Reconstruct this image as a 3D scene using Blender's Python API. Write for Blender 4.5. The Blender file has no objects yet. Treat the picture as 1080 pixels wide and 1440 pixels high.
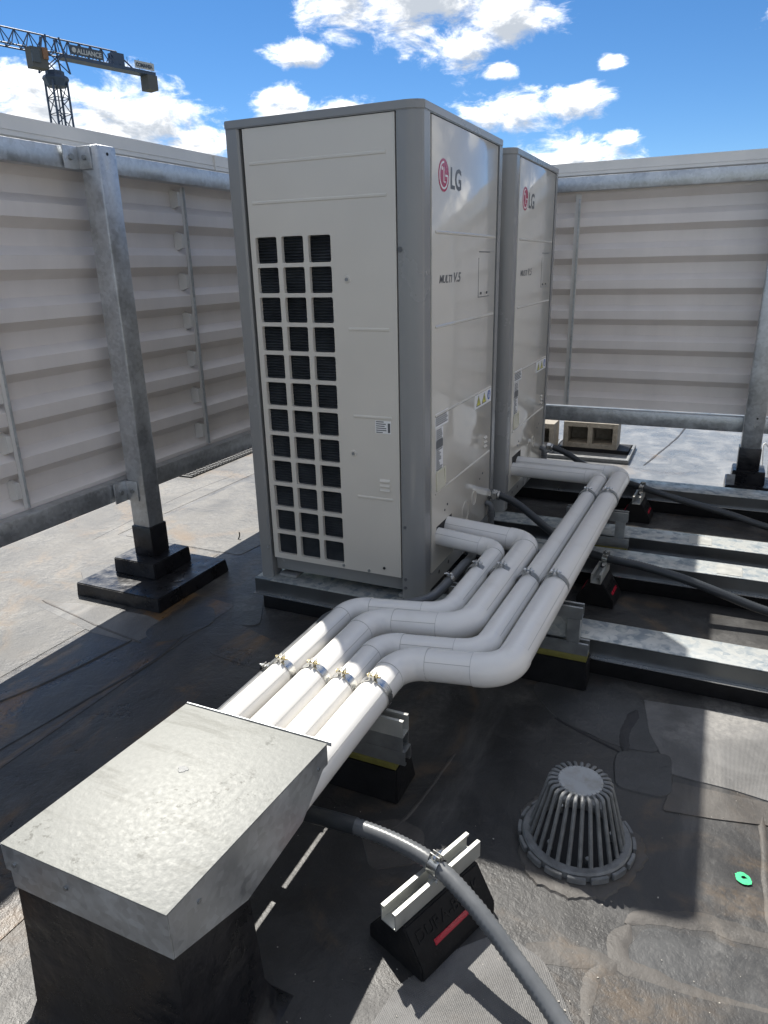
import bpy, bmesh, math, random
from mathutils import Vector, Matrix
random.seed(7)
R = math.radians
S = bpy.context.scene
COL = S.collection

# ------------------------------------------------------------------ camera
CAM = Vector((.896, -2.26, 1.215)); YAW, PITCH, ROLL = -.435, -.334, -.023; FPX = 1000.0
_d = Vector((math.sin(YAW)*math.cos(PITCH), math.cos(YAW)*math.cos(PITCH), math.sin(PITCH)))
_r = Vector((math.cos(YAW), -math.sin(YAW), 0)); _u = _r.cross(_d)
_c, _s = math.cos(ROLL), math.sin(ROLL)
RT, UP = _c*_r+_s*_u, -_s*_r+_c*_u
cd = bpy.data.cameras.new('camera'); cam = bpy.data.objects.new('camera', cd); COL.objects.link(cam)
cam.matrix_world = Matrix(((RT.x, UP.x, -_d.x, CAM.x), (RT.y, UP.y, -_d.y, CAM.y), (RT.z, UP.z, -_d.z, CAM.z), (0, 0, 0, 1)))
cd.sensor_fit = 'VERTICAL'; cd.sensor_height = 24.0; cd.lens = 24.0*FPX/1440; cd.clip_start = .02; cd.clip_end = 5000
S.camera = cam
def ray(px, py): return _d + RT*((px-540)/FPX) - UP*((py-720)/FPX)
def onz(px, py, z):                     # a point of the photograph laid on a level surface
    v = ray(px, py); return CAM + v*((z-CAM.z)/v.z)

# ------------------------------------------------------------------ light
SUN = Vector((-.549, .523, 1)).normalized()
EL, AZ = math.asin(SUN.z), math.atan2(SUN.x, SUN.y)
EXPOSURE = 1.15; SKY = .060; SUNW = 4.0; CLOUD = 1.0
sl = bpy.data.lights.new('sun', 'SUN'); sl.energy = SUNW; sl.angle = R(.55); sl.color = (1, .955, .88)
so = bpy.data.objects.new('sun', sl); COL.objects.link(so); so.location = SUN*30
so.rotation_euler = SUN.to_track_quat('Z', 'Y').to_euler()
S.view_settings.view_transform = 'Standard'; S.view_settings.look = 'None'
S.view_settings.exposure = EXPOSURE; S.view_settings.gamma = 1
S.render.engine = 'CYCLES'

W = bpy.data.worlds.new('World'); S.world = W; W.use_nodes = True
wt = W.node_tree; wn = wt.nodes; wl = wt.links; wn.clear()
def wm(op, a, b=None, c=None, clamp=False):
    n = wn.new('ShaderNodeMath'); n.operation = op; n.use_clamp = clamp
    for i, v in enumerate((a, b, c)):
        if v is None: continue
        if isinstance(v, (int, float)): n.inputs[i].default_value = v
        else: wl.new(v, n.inputs[i])
    return n.outputs[0]
def wv(op, a, b):
    n = wn.new('ShaderNodeVectorMath'); n.operation = op
    for i, v in enumerate((a, b)):
        if v is None: continue
        if isinstance(v, tuple): n.inputs[i].default_value = v
        else: wl.new(v, n.inputs[i])
    return n.outputs['Value'] if op in ('LENGTH',) else n.outputs[0]
def wmap(v, a, b, c=0, d=1):
    n = wn.new('ShaderNodeMapRange'); n.interpolation_type = 'SMOOTHSTEP'
    wl.new(v, n.inputs[0])
    for i, q in enumerate((a, b, c, d)): n.inputs[i+1].default_value = q
    return n.outputs[0]
tc = wn.new('ShaderNodeTexCoord').outputs['Generated']
sep = wn.new('ShaderNodeSeparateXYZ'); wl.new(tc, sep.inputs[0])
az = wm('MULTIPLY', wm('ARCTAN2', sep.outputs[0], sep.outputs[1]), 57.29578)
el = wm('MULTIPLY', wm('ARCSINE', sep.outputs[2]), 57.29578)
cmb = wn.new('ShaderNodeCombineXYZ'); wl.new(az, cmb.inputs[0]); wl.new(el, cmb.inputs[1])
ae = cmb.outputs[0]
# cloud banks: azimuth, elevation, half widths (degrees)
BANKS = [(-22.0, 17.0, 7.4, 3.4), (-15.8, 15.6, 4.6, 2.4), (-27.0, 16.6, 3.8, 2.6), (-18.8, 13.9, 3.0, 1.9), (-30.2, 13.7, 2.6, 1.0),
         (-42.0, 9.6, 6.6, 3.3), (-47.5, 9.5, 5.6, 4.0), (-37.4, 8.0, 4.2, 2.0), (-53, 8.5, 5, 3.6), (-44, 6.5, 14, 3.2),
         (-31.8, 10.1, 2.5, 2.0), (-27.2, 9.9, 3.2, 1.5), (-14.6, 9.9, 4.8, 1.5), (-11.2, 10.2, 3.4, 1.25), (-17.2, 9.7, 2.2, 1.0),
         (-11.0, 6.7, 5.0, 2.0), (-15, 6.2, 3, 1.5), (-8.75, 12.4, 1.2, .55), (-7.7, 7.9, 1.7, .65), (-16.0, 12.4, 1.5, .65),
         (8, 14, 7, 2), (22, 9, 9, 3), (40, 17, 10, 4), (58, 8, 9, 3), (-66, 15, 8, 3), (-80, 9, 9, 3.4), (-40, 28, 9, 4), (-5, 27, 10, 4), (-15, 45, 10, 6)]
def field(off):
    v = wv('ADD', ae, (off[0], off[1], 0)) if off != (0, 0) else ae
    f = None
    for a, e, ra, re in BANKS:
        q = wv('MULTIPLY', wv('SUBTRACT', v, (a, e, 0)), (1/ra, 1/re, 0))
        l = wm('SUBTRACT', 1.0, wv('LENGTH', q, None))
        f = l if f is None else wm('MAXIMUM', f, l)
    # unseen sky behind and above, cloud cover raised to add neutral fill light
    ns = wn.new('ShaderNodeTexNoise'); ns.inputs['Scale'].default_value = 3.2; ns.inputs['Detail'].default_value = 2; wl.new(tc, ns.inputs['Vector'])
    rest = wm('MULTIPLY', wm('SUBTRACT', ns.outputs[0], .45), 5.0)
    away = wmap(wv('LENGTH', wv('MULTIPLY', wv('SUBTRACT', v, (-24, 8, 0)), (1/40., 1/17., 0)), None), 1.0, 1.5)
    f = wm('MAXIMUM', f, wm('SUBTRACT', wm('MULTIPLY', wm('ADD', rest, 1), away), 1))
    sv = wv('MULTIPLY', v, (.085, .17, 0))
    n1 = wn.new('ShaderNodeTexNoise'); n1.inputs['Scale'].default_value = 3.3; n1.inputs['Detail'].default_value = 10; n1.inputs['Roughness'].default_value = .66
    n1.inputs['Distortion'].default_value = .35; wl.new(sv, n1.inputs['Vector'])
    return wm('ADD', f, wm('MULTIPLY', wm('SUBTRACT', n1.outputs[0], .55), 2.3))
f0 = field((0, 0)); f1 = field((-.35, .75))
den = wmap(f0, -.08, .60)
lit = wmap(wm('SUBTRACT', f1, wm('MULTIPLY', f0, .35)), -.30, .65, 1.0, .0)
cc = wn.new('ShaderNodeMix'); cc.data_type = 'RGBA'; wl.new(lit, cc.inputs[0])
cc.inputs[6].default_value = (.27, .295, .33, 1); cc.inputs[7].default_value = (1, .985, .96, 1)
sky = wn.new('ShaderNodeTexSky'); sky.sky_type = 'NISHITA'; sky.sun_disc = False; sky.sun_elevation = EL; sky.sun_rotation = AZ
sky.altitude = 2500; sky.air_density = 1.0; sky.dust_density = 0.0; sky.ozone_density = 4.0
hs = wn.new('ShaderNodeHueSaturation'); hs.inputs['Saturation'].default_value = 1.2; hs.inputs['Value'].default_value = .95; wl.new(sky.outputs[0], hs.inputs['Color'])
b1 = wn.new('ShaderNodeBackground'); wl.new(hs.outputs[0], b1.inputs[0]); b1.inputs[1].default_value = SKY
b2 = wn.new('ShaderNodeBackground'); wl.new(cc.outputs[2], b2.inputs[0]); b2.inputs[1].default_value = CLOUD
mx = wn.new('ShaderNodeMixShader'); wl.new(den, mx.inputs[0]); wl.new(b1.outputs[0], mx.inputs[1]); wl.new(b2.outputs[0], mx.inputs[2])
wo = wn.new('ShaderNodeOutputWorld'); wl.new(mx.outputs[0], wo.inputs[0])

# ------------------------------------------------------------------ materials
def mat(name, col, rough=.5, metal=0.0, var=.12, vscale=6.0, bump=0.0, bscale=60.0, col2=None, mix=(.45, .65), spec=.5, coat=0.0, rvar=.08, voro=0, stretch=None, detail=5):
    m = bpy.data.materials.new(name); m.use_nodes = True; t = m.node_tree; N = t.nodes; L = t.links
    p = N['Principled BSDF']; p.inputs['Roughness'].default_value = rough; p.inputs['Metallic'].default_value = metal
    p.inputs['Specular IOR Level'].default_value = spec; p.inputs['Coat Weight'].default_value = coat
    g = N.new('ShaderNodeNewGeometry')
    vec = g.outputs['Position']
    if stretch:
        mp = N.new('ShaderNodeVectorMath'); mp.operation = 'MULTIPLY'; L.new(vec, mp.inputs[0]); mp.inputs[1].default_value = stretch; vec = mp.outputs[0]
    n = N.new('ShaderNodeTexNoise'); n.inputs['Scale'].default_value = vscale; n.inputs['Detail'].default_value = detail; n.inputs['Roughness'].default_value = .6; L.new(vec, n.inputs['Vector'])
    src = n.outputs[0]
    if voro:
        v = N.new('ShaderNodeTexVoronoi'); v.inputs['Scale'].default_value = voro; L.new(vec, v.inputs['Vector'])
        sx = N.new('ShaderNodeSeparateColor'); L.new(v.outputs['Color'], sx.inputs[0])
        ad = N.new('ShaderNodeMath'); ad.operation = 'MULTIPLY_ADD'; L.new(sx.outputs[0], ad.inputs[0]); ad.inputs[1].default_value = .22; L.new(src, ad.inputs[2])
        sb = N.new('ShaderNodeMath'); sb.operation = 'SUBTRACT'; L.new(ad.outputs[0], sb.inputs[0]); sb.inputs[1].default_value = .11; src = sb.outputs[0]
    r = N.new('ShaderNodeValToRGB'); L.new(src, r.inputs[0])
    c2 = col2 if col2 else tuple(x*(1-var) for x in col); c1 = col if col2 else tuple(min(1, x*(1+var)) for x in col)
    r.color_ramp.elements[0].position = mix[0] if col2 else .3; r.color_ramp.elements[0].color = (*c1, 1) if col2 else (*c2, 1)
    r.color_ramp.elements[1].position = mix[1] if col2 else .7; r.color_ramp.elements[1].color = (*c2, 1) if col2 else (*c1, 1)
    L.new(r.outputs[0], p.inputs['Base Color'])
    if rvar:
        mr = N.new('ShaderNodeMapRange'); L.new(src, mr.inputs[0]); mr.inputs[1].default_value = .3; mr.inputs[2].default_value = .7
        mr.inputs[3].default_value = max(.03, rough-rvar); mr.inputs[4].default_value = min(1, rough+rvar); L.new(mr.outputs[0], p.inputs['Roughness'])
    if bump:
        nb = N.new('ShaderNodeTexNoise'); nb.inputs['Scale'].default_value = bscale; nb.inputs['Detail'].default_value = 4; L.new(vec, nb.inputs['Vector'])
        b = N.new('ShaderNodeBump'); b.inputs['Strength'].default_value = 1; b.inputs['Distance'].default_value = bump; L.new(nb.outputs[0], b.inputs['Height']); L.new(b.outputs[0], p.inputs['Normal'])
    return m
M = {}
def hood_sheet():
    m = mat('weathered_galvanised_sheet', (.235, .24, .228), .6, metal=.12, col2=(.215, .22, .208), mix=(.2, .8), vscale=90, bump=.0011, bscale=95, rvar=.08, detail=6, spec=.35)
    t = m.node_tree; N = t.nodes; L = t.links; p = N['Principled BSDF']; src = p.inputs['Base Color'].links[0].from_socket
    pos = N.new('ShaderNodeNewGeometry').outputs['Position']
    def ns(sc, st, lo, hi, det=8):
        q = N.new('ShaderNodeVectorMath'); q.operation = 'MULTIPLY'; L.new(pos, q.inputs[0]); q.inputs[1].default_value = st
        n = N.new('ShaderNodeTexNoise'); n.inputs['Scale'].default_value = sc; n.inputs['Detail'].default_value = det; n.inputs['Roughness'].default_value = .68; L.new(q.outputs[0], n.inputs['Vector'])
        r = N.new('ShaderNodeMapRange'); L.new(n.outputs[0], r.inputs[0]); r.inputs[1].default_value = lo; r.inputs[2].default_value = hi; return r.outputs[0]
    def mx(f, a, col, k):
        w = N.new('ShaderNodeMath'); w.operation = 'MULTIPLY'; L.new(f, w.inputs[0]); w.inputs[1].default_value = k
        x = N.new('ShaderNodeMix'); x.data_type = 'RGBA'; L.new(w.outputs[0], x.inputs[0]); L.new(a, x.inputs[6]); x.inputs[7].default_value = (*col, 1); return x.outputs[2]
    c = mx(ns(3.5, (1, 1, 1), .5, .75), src, (.20, .205, .195), .3)
    g = N.new('ShaderNodeMath'); g.operation = 'MULTIPLY'; L.new(ns(26, (.12, 1, 1), .50, .60), g.inputs[0]); L.new(ns(5, (1, 1, 1), .46, .56, 3), g.inputs[1])
    c = mx(g.outputs[0], c, (.10, .10, .085), .34)
    h = N.new('ShaderNodeMath'); h.operation = 'MULTIPLY'; L.new(ns(55, (1, 1, 1), .56, .64), h.inputs[0]); L.new(ns(4, (1, 1, 1), .50, .57, 3), h.inputs[1])
    c = mx(h.outputs[0], c, (.06, .06, .05), .6)
    L.new(c, p.inputs['Base Color']); return m
M['panel'] = mat('cream_coated_steel', (.61, .58, .515), .085, var=.02, vscale=2, bump=.0035, bscale=2.6, rvar=.02, detail=1)
M['sidepanel'] = mat('cream_coated_steel_side', (.61, .58, .515), .34, var=.03, vscale=3, bump=.001, bscale=3, rvar=.04, detail=2)
M['post'] = mat('grey_coated_steel', (.24, .243, .238), .26, var=.04, vscale=3, rvar=.03)
M['fin'] = mat('coil_fin', (.085, .095, .105), .45, metal=.5, var=.3, vscale=20)
M['dark'] = mat('dark_void', (.008, .009, .011), .7, var=.2)
M['galv'] = mat('galvanised_steel', (.50, .52, .535), .38, metal=.75, var=.2, vscale=9, rvar=.1, voro=70, bump=.0004, bscale=40)
M['galvtop'] = hood_sheet()
M['galvbeam'] = mat('white_rusted_galvanised', (.46, .47, .45), .45, metal=.4, col2=(.20, .235, .26), mix=(.42, .68), vscale=16, bump=.0005, bscale=60, rvar=.14, voro=45, detail=9)
M['railweb'] = mat('shade_toned_web_steel', (.15, .158, .16), .34, metal=.8, var=.12, vscale=8)  # the rail's galvanised steel, with shade on its web put into a darker colour
M['raillip'] = mat('rail_lip_steel', (.62, .64, .66), .22, metal=.9, var=.08, vscale=8)
M['studrubber'] = mat('grey_studded_rubber', (.06, .06, .058), .7, var=.25, vscale=20)
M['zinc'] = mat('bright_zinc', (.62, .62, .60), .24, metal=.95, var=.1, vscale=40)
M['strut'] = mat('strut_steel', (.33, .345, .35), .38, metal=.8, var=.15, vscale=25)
M['strutlight'] = mat('pre_galvanised_strut', (.44, .445, .42), .45, metal=.5, var=.08, vscale=25)
M['brass'] = mat('yellow_zinc_bolt', (.58, .50, .30), .3, metal=.9, var=.15, vscale=60)
M['pvc'] = mat('white_pvc_jacket', (.72, .705, .675), .2, col2=(.64, .62, .58), mix=(.56, .82), vscale=11, rvar=.06, bump=.0009, bscale=11, detail=9)
M['joint'] = mat('grey_joint_line', (.38, .375, .36), .5, var=.1)  # grey line at the cover joints and lap seams
M['rubber'] = mat('black_rubber', (.009, .009, .010), .6, var=.3, vscale=30, bump=.0008, bscale=90, spec=.25)
M['flash'] = mat('black_flashing', (.009, .009, .011), .32, var=.4, vscale=14, bump=.006, bscale=14, rvar=.14)
M['conduit'] = mat('grey_conduit', (.10, .106, .112), .33, var=.12, vscale=30, rvar=.06)
M['conduitdark'] = mat('dark_conduit', (.03, .034, .038), .36, var=.12, vscale=30)
M['yellow'] = mat('yellow_marking', (.15, .14, .035), .45, var=.2, vscale=30)
M['red'] = mat('red_reflector', (.36, .012, .03), .3, var=.1, vscale=40)
M['fence'] = mat('taupe_steel_sheet', (.72, .672, .632), .36, var=.06, vscale=5, rvar=.06, bump=.0008, bscale=5, stretch=(1, 1, .25))
M['fencecap'] = mat('pale_steel_trim', (.66, .64, .60), .38, var=.05, vscale=5, rvar=.05)
M['logo_red'] = mat('logo_red', (.40, .012, .075), .3, var=.02)
M['white'] = mat('white_print', (.78, .78, .77), .4, var=.03)
M['ink'] = mat('grey_print', (.10, .105, .11), .4, var=.03)
M['yel'] = mat('yellow_print', (.62, .60, .08), .4, var=.03)
M['blue'] = mat('blue_print', (.02, .10, .36), .4, var=.03)
M['cream'] = mat('cream_plastic', (.66, .63, .50), .4, var=.03)
M['cmu'] = mat('concrete_block', (.265, .24, .20), .9, var=.22, vscale=40, bump=.003, bscale=130)
M['castiron'] = mat('cast_iron_grey', (.155, .16, .162), .55, metal=.15, var=.3, vscale=40, bump=.0008, bscale=160, rvar=.12)
M['castpale'] = mat('sky_lit_cast_plate', (.30, .31, .315), .45, metal=.2, col2=(.22, .215, .19), mix=(.5, .72), vscale=22, bump=.0006, bscale=160)  # paler than the bars: sky light on the top plate put into the colour
M['green'] = mat('green_spray_paint', (.05, .52, .22), .55, col2=(.03, .30, .14), mix=(.45, .7), vscale=90)
M['crane'] = mat('crane_blue_steel', (.035, .06, .11), .5, var=.2, vscale=2)
M['cranesign'] = mat('sign_board', (.045, .06, .085), .5, var=.1)
M['cranewhite'] = mat('crane_pale_paint', (.42, .44, .45), .5, var=.1)
M['craneglass'] = mat('cab_glass', (.03, .05, .07), .12, var=.1)
M['craneorange'] = mat('cab_orange', (.20, .10, .05), .5, var=.1)
M['ballast'] = mat('ballast_concrete', (.09, .094, .096), .8, var=.1)
M['grit'] = mat('grit', (.36, .34, .30), .8, var=.3, vscale=80)
M['ground'] = mat('distant_ground', (.16, .16, .14), .9, col2=(.08, .10, .06), vscale=.05)

def membrane(name, base, dust, rust=.25, weave=0.0, rough=.5, dustlo=.5, dusthi=.72, silt=(.19, .125, .065)):
    m = bpy.data.materials.new(name); m.use_nodes = True; t = m.node_tree; N = t.nodes; L = t.links
    p = N['Principled BSDF']; p.inputs['Specular IOR Level'].default_value = .32; pos = N.new('ShaderNodeNewGeometry').outputs['Position']
    def noise(sc, det=6, rg=.6, st=None, dist=0):
        v = pos
        if st:
            q = N.new('ShaderNodeVectorMath'); q.operation = 'MULTIPLY'; L.new(pos, q.inputs[0]); q.inputs[1].default_value = st; v = q.outputs[0]
        n = N.new('ShaderNodeTexNoise'); n.inputs['Scale'].default_value = sc; n.inputs['Detail'].default_value = det; n.inputs['Roughness'].default_value = rg
        n.inputs['Distortion'].default_value = dist; L.new(v, n.inputs['Vector']); return n.outputs[0]
    def ramp(v, a, b):
        r = N.new('ShaderNodeMapRange'); r.interpolation_type = 'SMOOTHSTEP'; L.new(v, r.inputs[0]); r.inputs[1].default_value = a; r.inputs[2].default_value = b; return r.outputs[0]
    def mixc(f, a, b):
        x = N.new('ShaderNodeMix'); x.data_type = 'RGBA'; L.new(f, x.inputs[0])
        for i, q in ((6, a), (7, b)):
            if isinstance(q, tuple): x.inputs[i].default_value = (*q, 1)
            else: L.new(q, x.inputs[i])
        return x.outputs[2]
    def mul(a, b):
        x = N.new('ShaderNodeMath'); x.operation = 'MULTIPLY'; L.new(a, x.inputs[0])
        if isinstance(b, (int, float)): x.inputs[1].default_value = b
        else: L.new(b, x.inputs[1])
        return x.outputs[0]
    big = noise(1.3, 8, .62, dist=.8); mid = noise(6, 9, .65, dist=.5); fine = noise(55, 5, .7); streak = noise(3.2, 8, .65, (1, .22, 1))
    c = mixc(ramp(mid, .35, .7), tuple(x*.72 for x in base), tuple(x*1.2 for x in base))
    c = mixc(mul(ramp(big, dustlo, dusthi), ramp(fine, .2, .75)), c, dust)
    c = mixc(mul(ramp(streak, .52, .74), .55), c, tuple(x*1.15 for x in dust))
    # ponding rings: thin brown tide lines and ochre silt
    ring = N.new('ShaderNodeMath'); ring.operation = 'PINGPONG'; L.new(mul(noise(.9, 3, .5, dist=.6), 4.0), ring.inputs[0]); ring.inputs[1].default_value = .5
    c = mixc(mul(mul(ramp(ring.outputs[0], .40, .5), ramp(mid, .4, .65)), min(1, rust*1.6)), c, (.15, .10, .055))
    c = mixc(mul(mul(ramp(noise(2.1, 5, .6, dist=1.2), .54, .68), ramp(fine, .3, .6)), min(1, rust)), c, silt)
    if rust >= .9: c = mixc(mul(ramp(noise(2.6, 6, .62, (1.6, .28, 1), .6), .50, .64), .85), c, silt)
    sp = N.new('ShaderNodeTexVoronoi'); sp.inputs['Scale'].default_value = 38; L.new(pos, sp.inputs['Vector'])
    spk = N.new('ShaderNodeMath'); spk.operation = 'LESS_THAN'; L.new(sp.outputs['Distance'], spk.inputs[0]); spk.inputs[1].default_value = .035
    c = mixc(mul(spk.outputs[0], ramp(noise(9, 2), .52, .6)), c, (.42, .40, .36))
    L.new(c, p.inputs['Base Color'])
    rr = N.new('ShaderNodeMapRange'); L.new(mid, rr.inputs[0]); rr.inputs[1].default_value = .3; rr.inputs[2].default_value = .7; rr.inputs[3].default_value = rough-.12; rr.inputs[4].default_value = rough+.12
    L.new(rr.outputs[0], p.inputs['Roughness'])
    h = N.new('ShaderNodeMath'); h.operation = 'MULTIPLY_ADD'; L.new(mid, h.inputs[0]); h.inputs[1].default_value = 2.5; L.new(fine, h.inputs[2])
    hh = h.outputs[0]
    if weave:
        w = N.new('ShaderNodeTexWave'); w.inputs['Scale'].default_value = 95; w.bands_direction = 'X'; L.new(pos, w.inputs['Vector'])
        w2 = N.new('ShaderNodeTexWave'); w2.inputs['Scale'].default_value = 95; w2.bands_direction = 'Y'; L.new(pos, w2.inputs['Vector'])
        a = N.new('ShaderNodeMath'); a.operation = 'MULTIPLY_ADD'; L.new(w.outputs[1], a.inputs[0]); a.inputs[1].default_value = weave; L.new(hh, a.inputs[2])
        b = N.new('ShaderNodeMath'); b.operation = 'MULTIPLY_ADD'; L.new(w2.outputs[1], b.inputs[0]); b.inputs[1].default_value = weave*.6; L.new(a.outputs[0], b.inputs[2]); hh = b.outputs[0]
    bp = N.new('ShaderNodeBump'); bp.inputs['Strength'].default_value = .9; bp.inputs['Distance'].default_value = .0022; L.new(hh, bp.inputs['Height']); L.new(bp.outputs[0], p.inputs['Normal'])
    return m
M['roof'] = membrane('roof_membrane', (.044, .0435, .043), (.185, .18, .17), .26, 0, .42)
M['roof2'] = membrane('woven_membrane', (.125, .124, .122), (.28, .272, .256), .12, .22)
M['roof3'] = membrane('smooth_membrane', (.050, .051, .052), (.165, .162, .156), .10, 0, .40)
M['rooffoul'] = membrane('ponded_membrane', (.045, .043, .042), (.12, .11, .098), 1.0, 0, .34, .46, .66, (.15, .085, .035))
M['roofpale'] = membrane('sunlit_pale_membrane', (.075, .073, .069), (.15, .143, .129), .4, 0, .5, .4, .62)  # same roof membrane, sun glare on the left put into a paler colour
M['roofshine'] = membrane('sheen_pale_membrane', (.17, .175, .18), (.27, .27, .265), .25, 0, .34)  # sky sheen on the rear roof put into a paler colour
M['roof4'] = membrane('dirty_lap_sealant', (.075, .070, .065), (.19, .18, .165), .2, 0, .55)
M['seam'] = membrane('seam_line', (.03, .03, .032), (.10, .095, .09), .3, 0, .55)

# ------------------------------------------------------------------ mesh helpers
ORG = {}
def link(name, me, parent=None, loc=(0, 0, 0)):
    o = bpy.data.objects.new(name, me); COL.objects.link(o); o.location = loc
    if parent: o.parent = parent
    return o
def thing(name, label, cat, loc, group=None):
    o = link(name, None, None, loc); o.empty_display_size = .05
    o['label'] = label; o['category'] = cat
    if group: o['group'] = group
    ORG[o.name] = Vector(loc); return o
def tag(o, label, cat, group=None):
    o['label'] = label; o['category'] = cat
    if group: o['group'] = group
    return o
def finish(bm, name, m, sharp=35):
    bmesh.ops.recalc_face_normals(bm, faces=bm.faces)
    me = bpy.data.meshes.new(name); bm.to_mesh(me); bm.free()
    me.polygons.foreach_set('use_smooth', [True]*len(me.polygons)); me.set_sharp_from_angle(angle=R(sharp))
    me.materials.append(M[m] if isinstance(m, str) else m); return me
def part(name, bm, m, parent=None, sharp=35, label=None):
    """mesh given in world coordinates, moved into the frame of its thing"""
    og = Vector((0, 0, 0))
    if parent:
        og = ORG[parent.name]
    bmesh.ops.translate(bm, vec=-og, verts=bm.verts)
    o = link(name, finish(bm, name, m, sharp), parent); ORG[o.name] = og
    if label: o['label'] = label
    return o
def solo(name, bm, m, label, cat, loc, group=None, sharp=35):
    bmesh.ops.translate(bm, vec=-Vector(loc), verts=bm.verts)
    o = link(name, finish(bm, name, m, sharp), None, loc); ORG[o.name] = Vector(loc)
    return tag(o, label, cat, group)
def NB(): return bmesh.new()
def merge(bm, tmp, mtx=None):
    vs = {}
    for v in tmp.verts: vs[v] = bm.verts.new(mtx @ v.co if mtx else v.co)
    for f in tmp.faces:
        try: bm.faces.new([vs[v] for v in f.verts])
        except ValueError: pass
    tmp.free()
def box(bm, lo, hi, bev=0.0, mtx=None, seg=2):
    t = NB(); bmesh.ops.create_cube(t, size=1)
    lo, hi = Vector(lo), Vector(hi)
    for v in t.verts: v.co = Vector(((v.co[i]+.5)*(hi[i]-lo[i])+lo[i] for i in range(3)))
    if bev: bmesh.ops.bevel(t, geom=list(t.edges), offset=bev, segments=seg, affect='EDGES', profile=.5)
    merge(bm, t, mtx); return bm
def B(lo, hi, bev=0.0, mtx=None): return box(NB(), lo, hi, bev, mtx)
def prism(bm, pts, axis, a, b, bev=0.0, mtx=None):
    """polygon of 2-D points extruded along axis from a to b"""
    t = NB()
    def co(p, k):
        return {'x': (k, p[0], p[1]), 'y': (p[0], k, p[1]), 'z': (p[0], p[1], k)}[axis]
    v0 = [t.verts.new(co(p, a)) for p in pts]; v1 = [t.verts.new(co(p, b)) for p in pts]
    n = len(pts); t.faces.new(v0); t.faces.new(v1[::-1])
    for i in range(n): t.faces.new((v0[i], v0[(i+1) % n], v1[(i+1) % n], v1[i]))
    if bev:
        bmesh.ops.recalc_face_normals(t, faces=t.faces); bmesh.ops.bevel(t, geom=list(t.edges), offset=bev, segments=2, affect='EDGES')
    merge(bm, t, mtx); return bm
def ring_frames(pts):
    pts = [Vector(p) for p in pts]; T = []
    for i in range(len(pts)):
        a = pts[max(i-1, 0)]; b = pts[min(i+1, len(pts)-1)]; T.append((b-a).normalized())
    u = Vector((0, 0, 1)) if abs(T[0].z) < .9 else Vector((1, 0, 0)); u = (u-T[0]*u.dot(T[0])).normalized(); out = []
    for i, p in enumerate(pts):
        u = (u-T[i]*u.dot(T[i])).normalized(); out.append((p, u, T[i].cross(u)))
    return out
def tube(bm, pts, r, seg=16, caps=True, ridge=0.0):
    rings = []
    for i, (p, u, v) in enumerate(ring_frames(pts)):
        rr = (r[i] if isinstance(r, list) else r) + (ridge if i % 2 else -ridge if ridge else 0)
        rings.append([bm.verts.new(p+(u*math.cos(2*math.pi*k/seg)+v*math.sin(2*math.pi*k/seg))*rr) for k in range(seg)])
    for a, b in zip(rings, rings[1:]):
        for k in range(seg): bm.faces.new((a[k], a[(k+1) % seg], b[(k+1) % seg], b[k]))
    if caps: bm.faces.new(rings[0][::-1]); bm.faces.new(rings[-1])
    return bm
def disc(bm, c, n, r, h, seg=16, bev=0.0):
    n = Vector(n).normalized(); return tube(bm, [Vector(c), Vector(c)+n*h], r, seg)
def spline(pts, step=.01):
    """Catmull-Rom through points, resampled evenly"""
    P = [Vector(p) for p in pts]; P = [2*P[0]-P[1]]+P+[2*P[-1]-P[-2]]; out = []
    for i in range(1, len(P)-2):
        for k in range(24):
            t = k/24; a, b, c, d = P[i-1:i+3]
            out.append(.5*((2*b)+(c-a)*t+(2*a-5*b+4*c-d)*t*t+(3*b-a-3*c+d)*t**3))
    out.append(P[-2]); res = [out[0]]; acc = 0
    for a, b in zip(out, out[1:]):
        L = (b-a).length
        while acc+L >= step and L > 0:
            f = (step-acc)/L; a = a.lerp(b, f); L = (b-a).length; acc = 0; res.append(a.copy())
        acc += L
    return res
def sheet(bm, poly, z, h):
    """flat piece with thickness and softened rim laid on a level surface; poly = [(x, y)]"""
    c = Vector((sum(p[0] for p in poly)/len(poly), sum(p[1] for p in poly)/len(poly)))
    lo = [bm.verts.new((p[0], p[1], z)) for p in poly]
    def ins(p, q):
        d = c-Vector(p[:2]); return Vector(p[:2])+d.normalized()*min(q, d.length*.3)
    hi = [bm.verts.new((*ins(p, h*.8), z+h)) for p in poly]; n = len(poly)
    for i in range(n): bm.faces.new((lo[i], lo[(i+1) % n], hi[(i+1) % n], hi[i]))
    bm.faces.new(hi); return bm
def rnd_poly(poly, r=.03, k=4):
    out = []; n = len(poly)
    for i in range(n):
        a, b, c = (Vector(poly[(i+j) % n][:2]) for j in (-1, 0, 1)); da = (a-b); dc = (c-b); q = min(r, da.length*.45, dc.length*.45)
        p0 = b+da.normalized()*q; p1 = b+dc.normalized()*q
        for j in range(k+1):
            t = j/k; out.append(tuple((1-t)**2*p0+2*t*(1-t)*b+t*t*p1))
    return out
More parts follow.
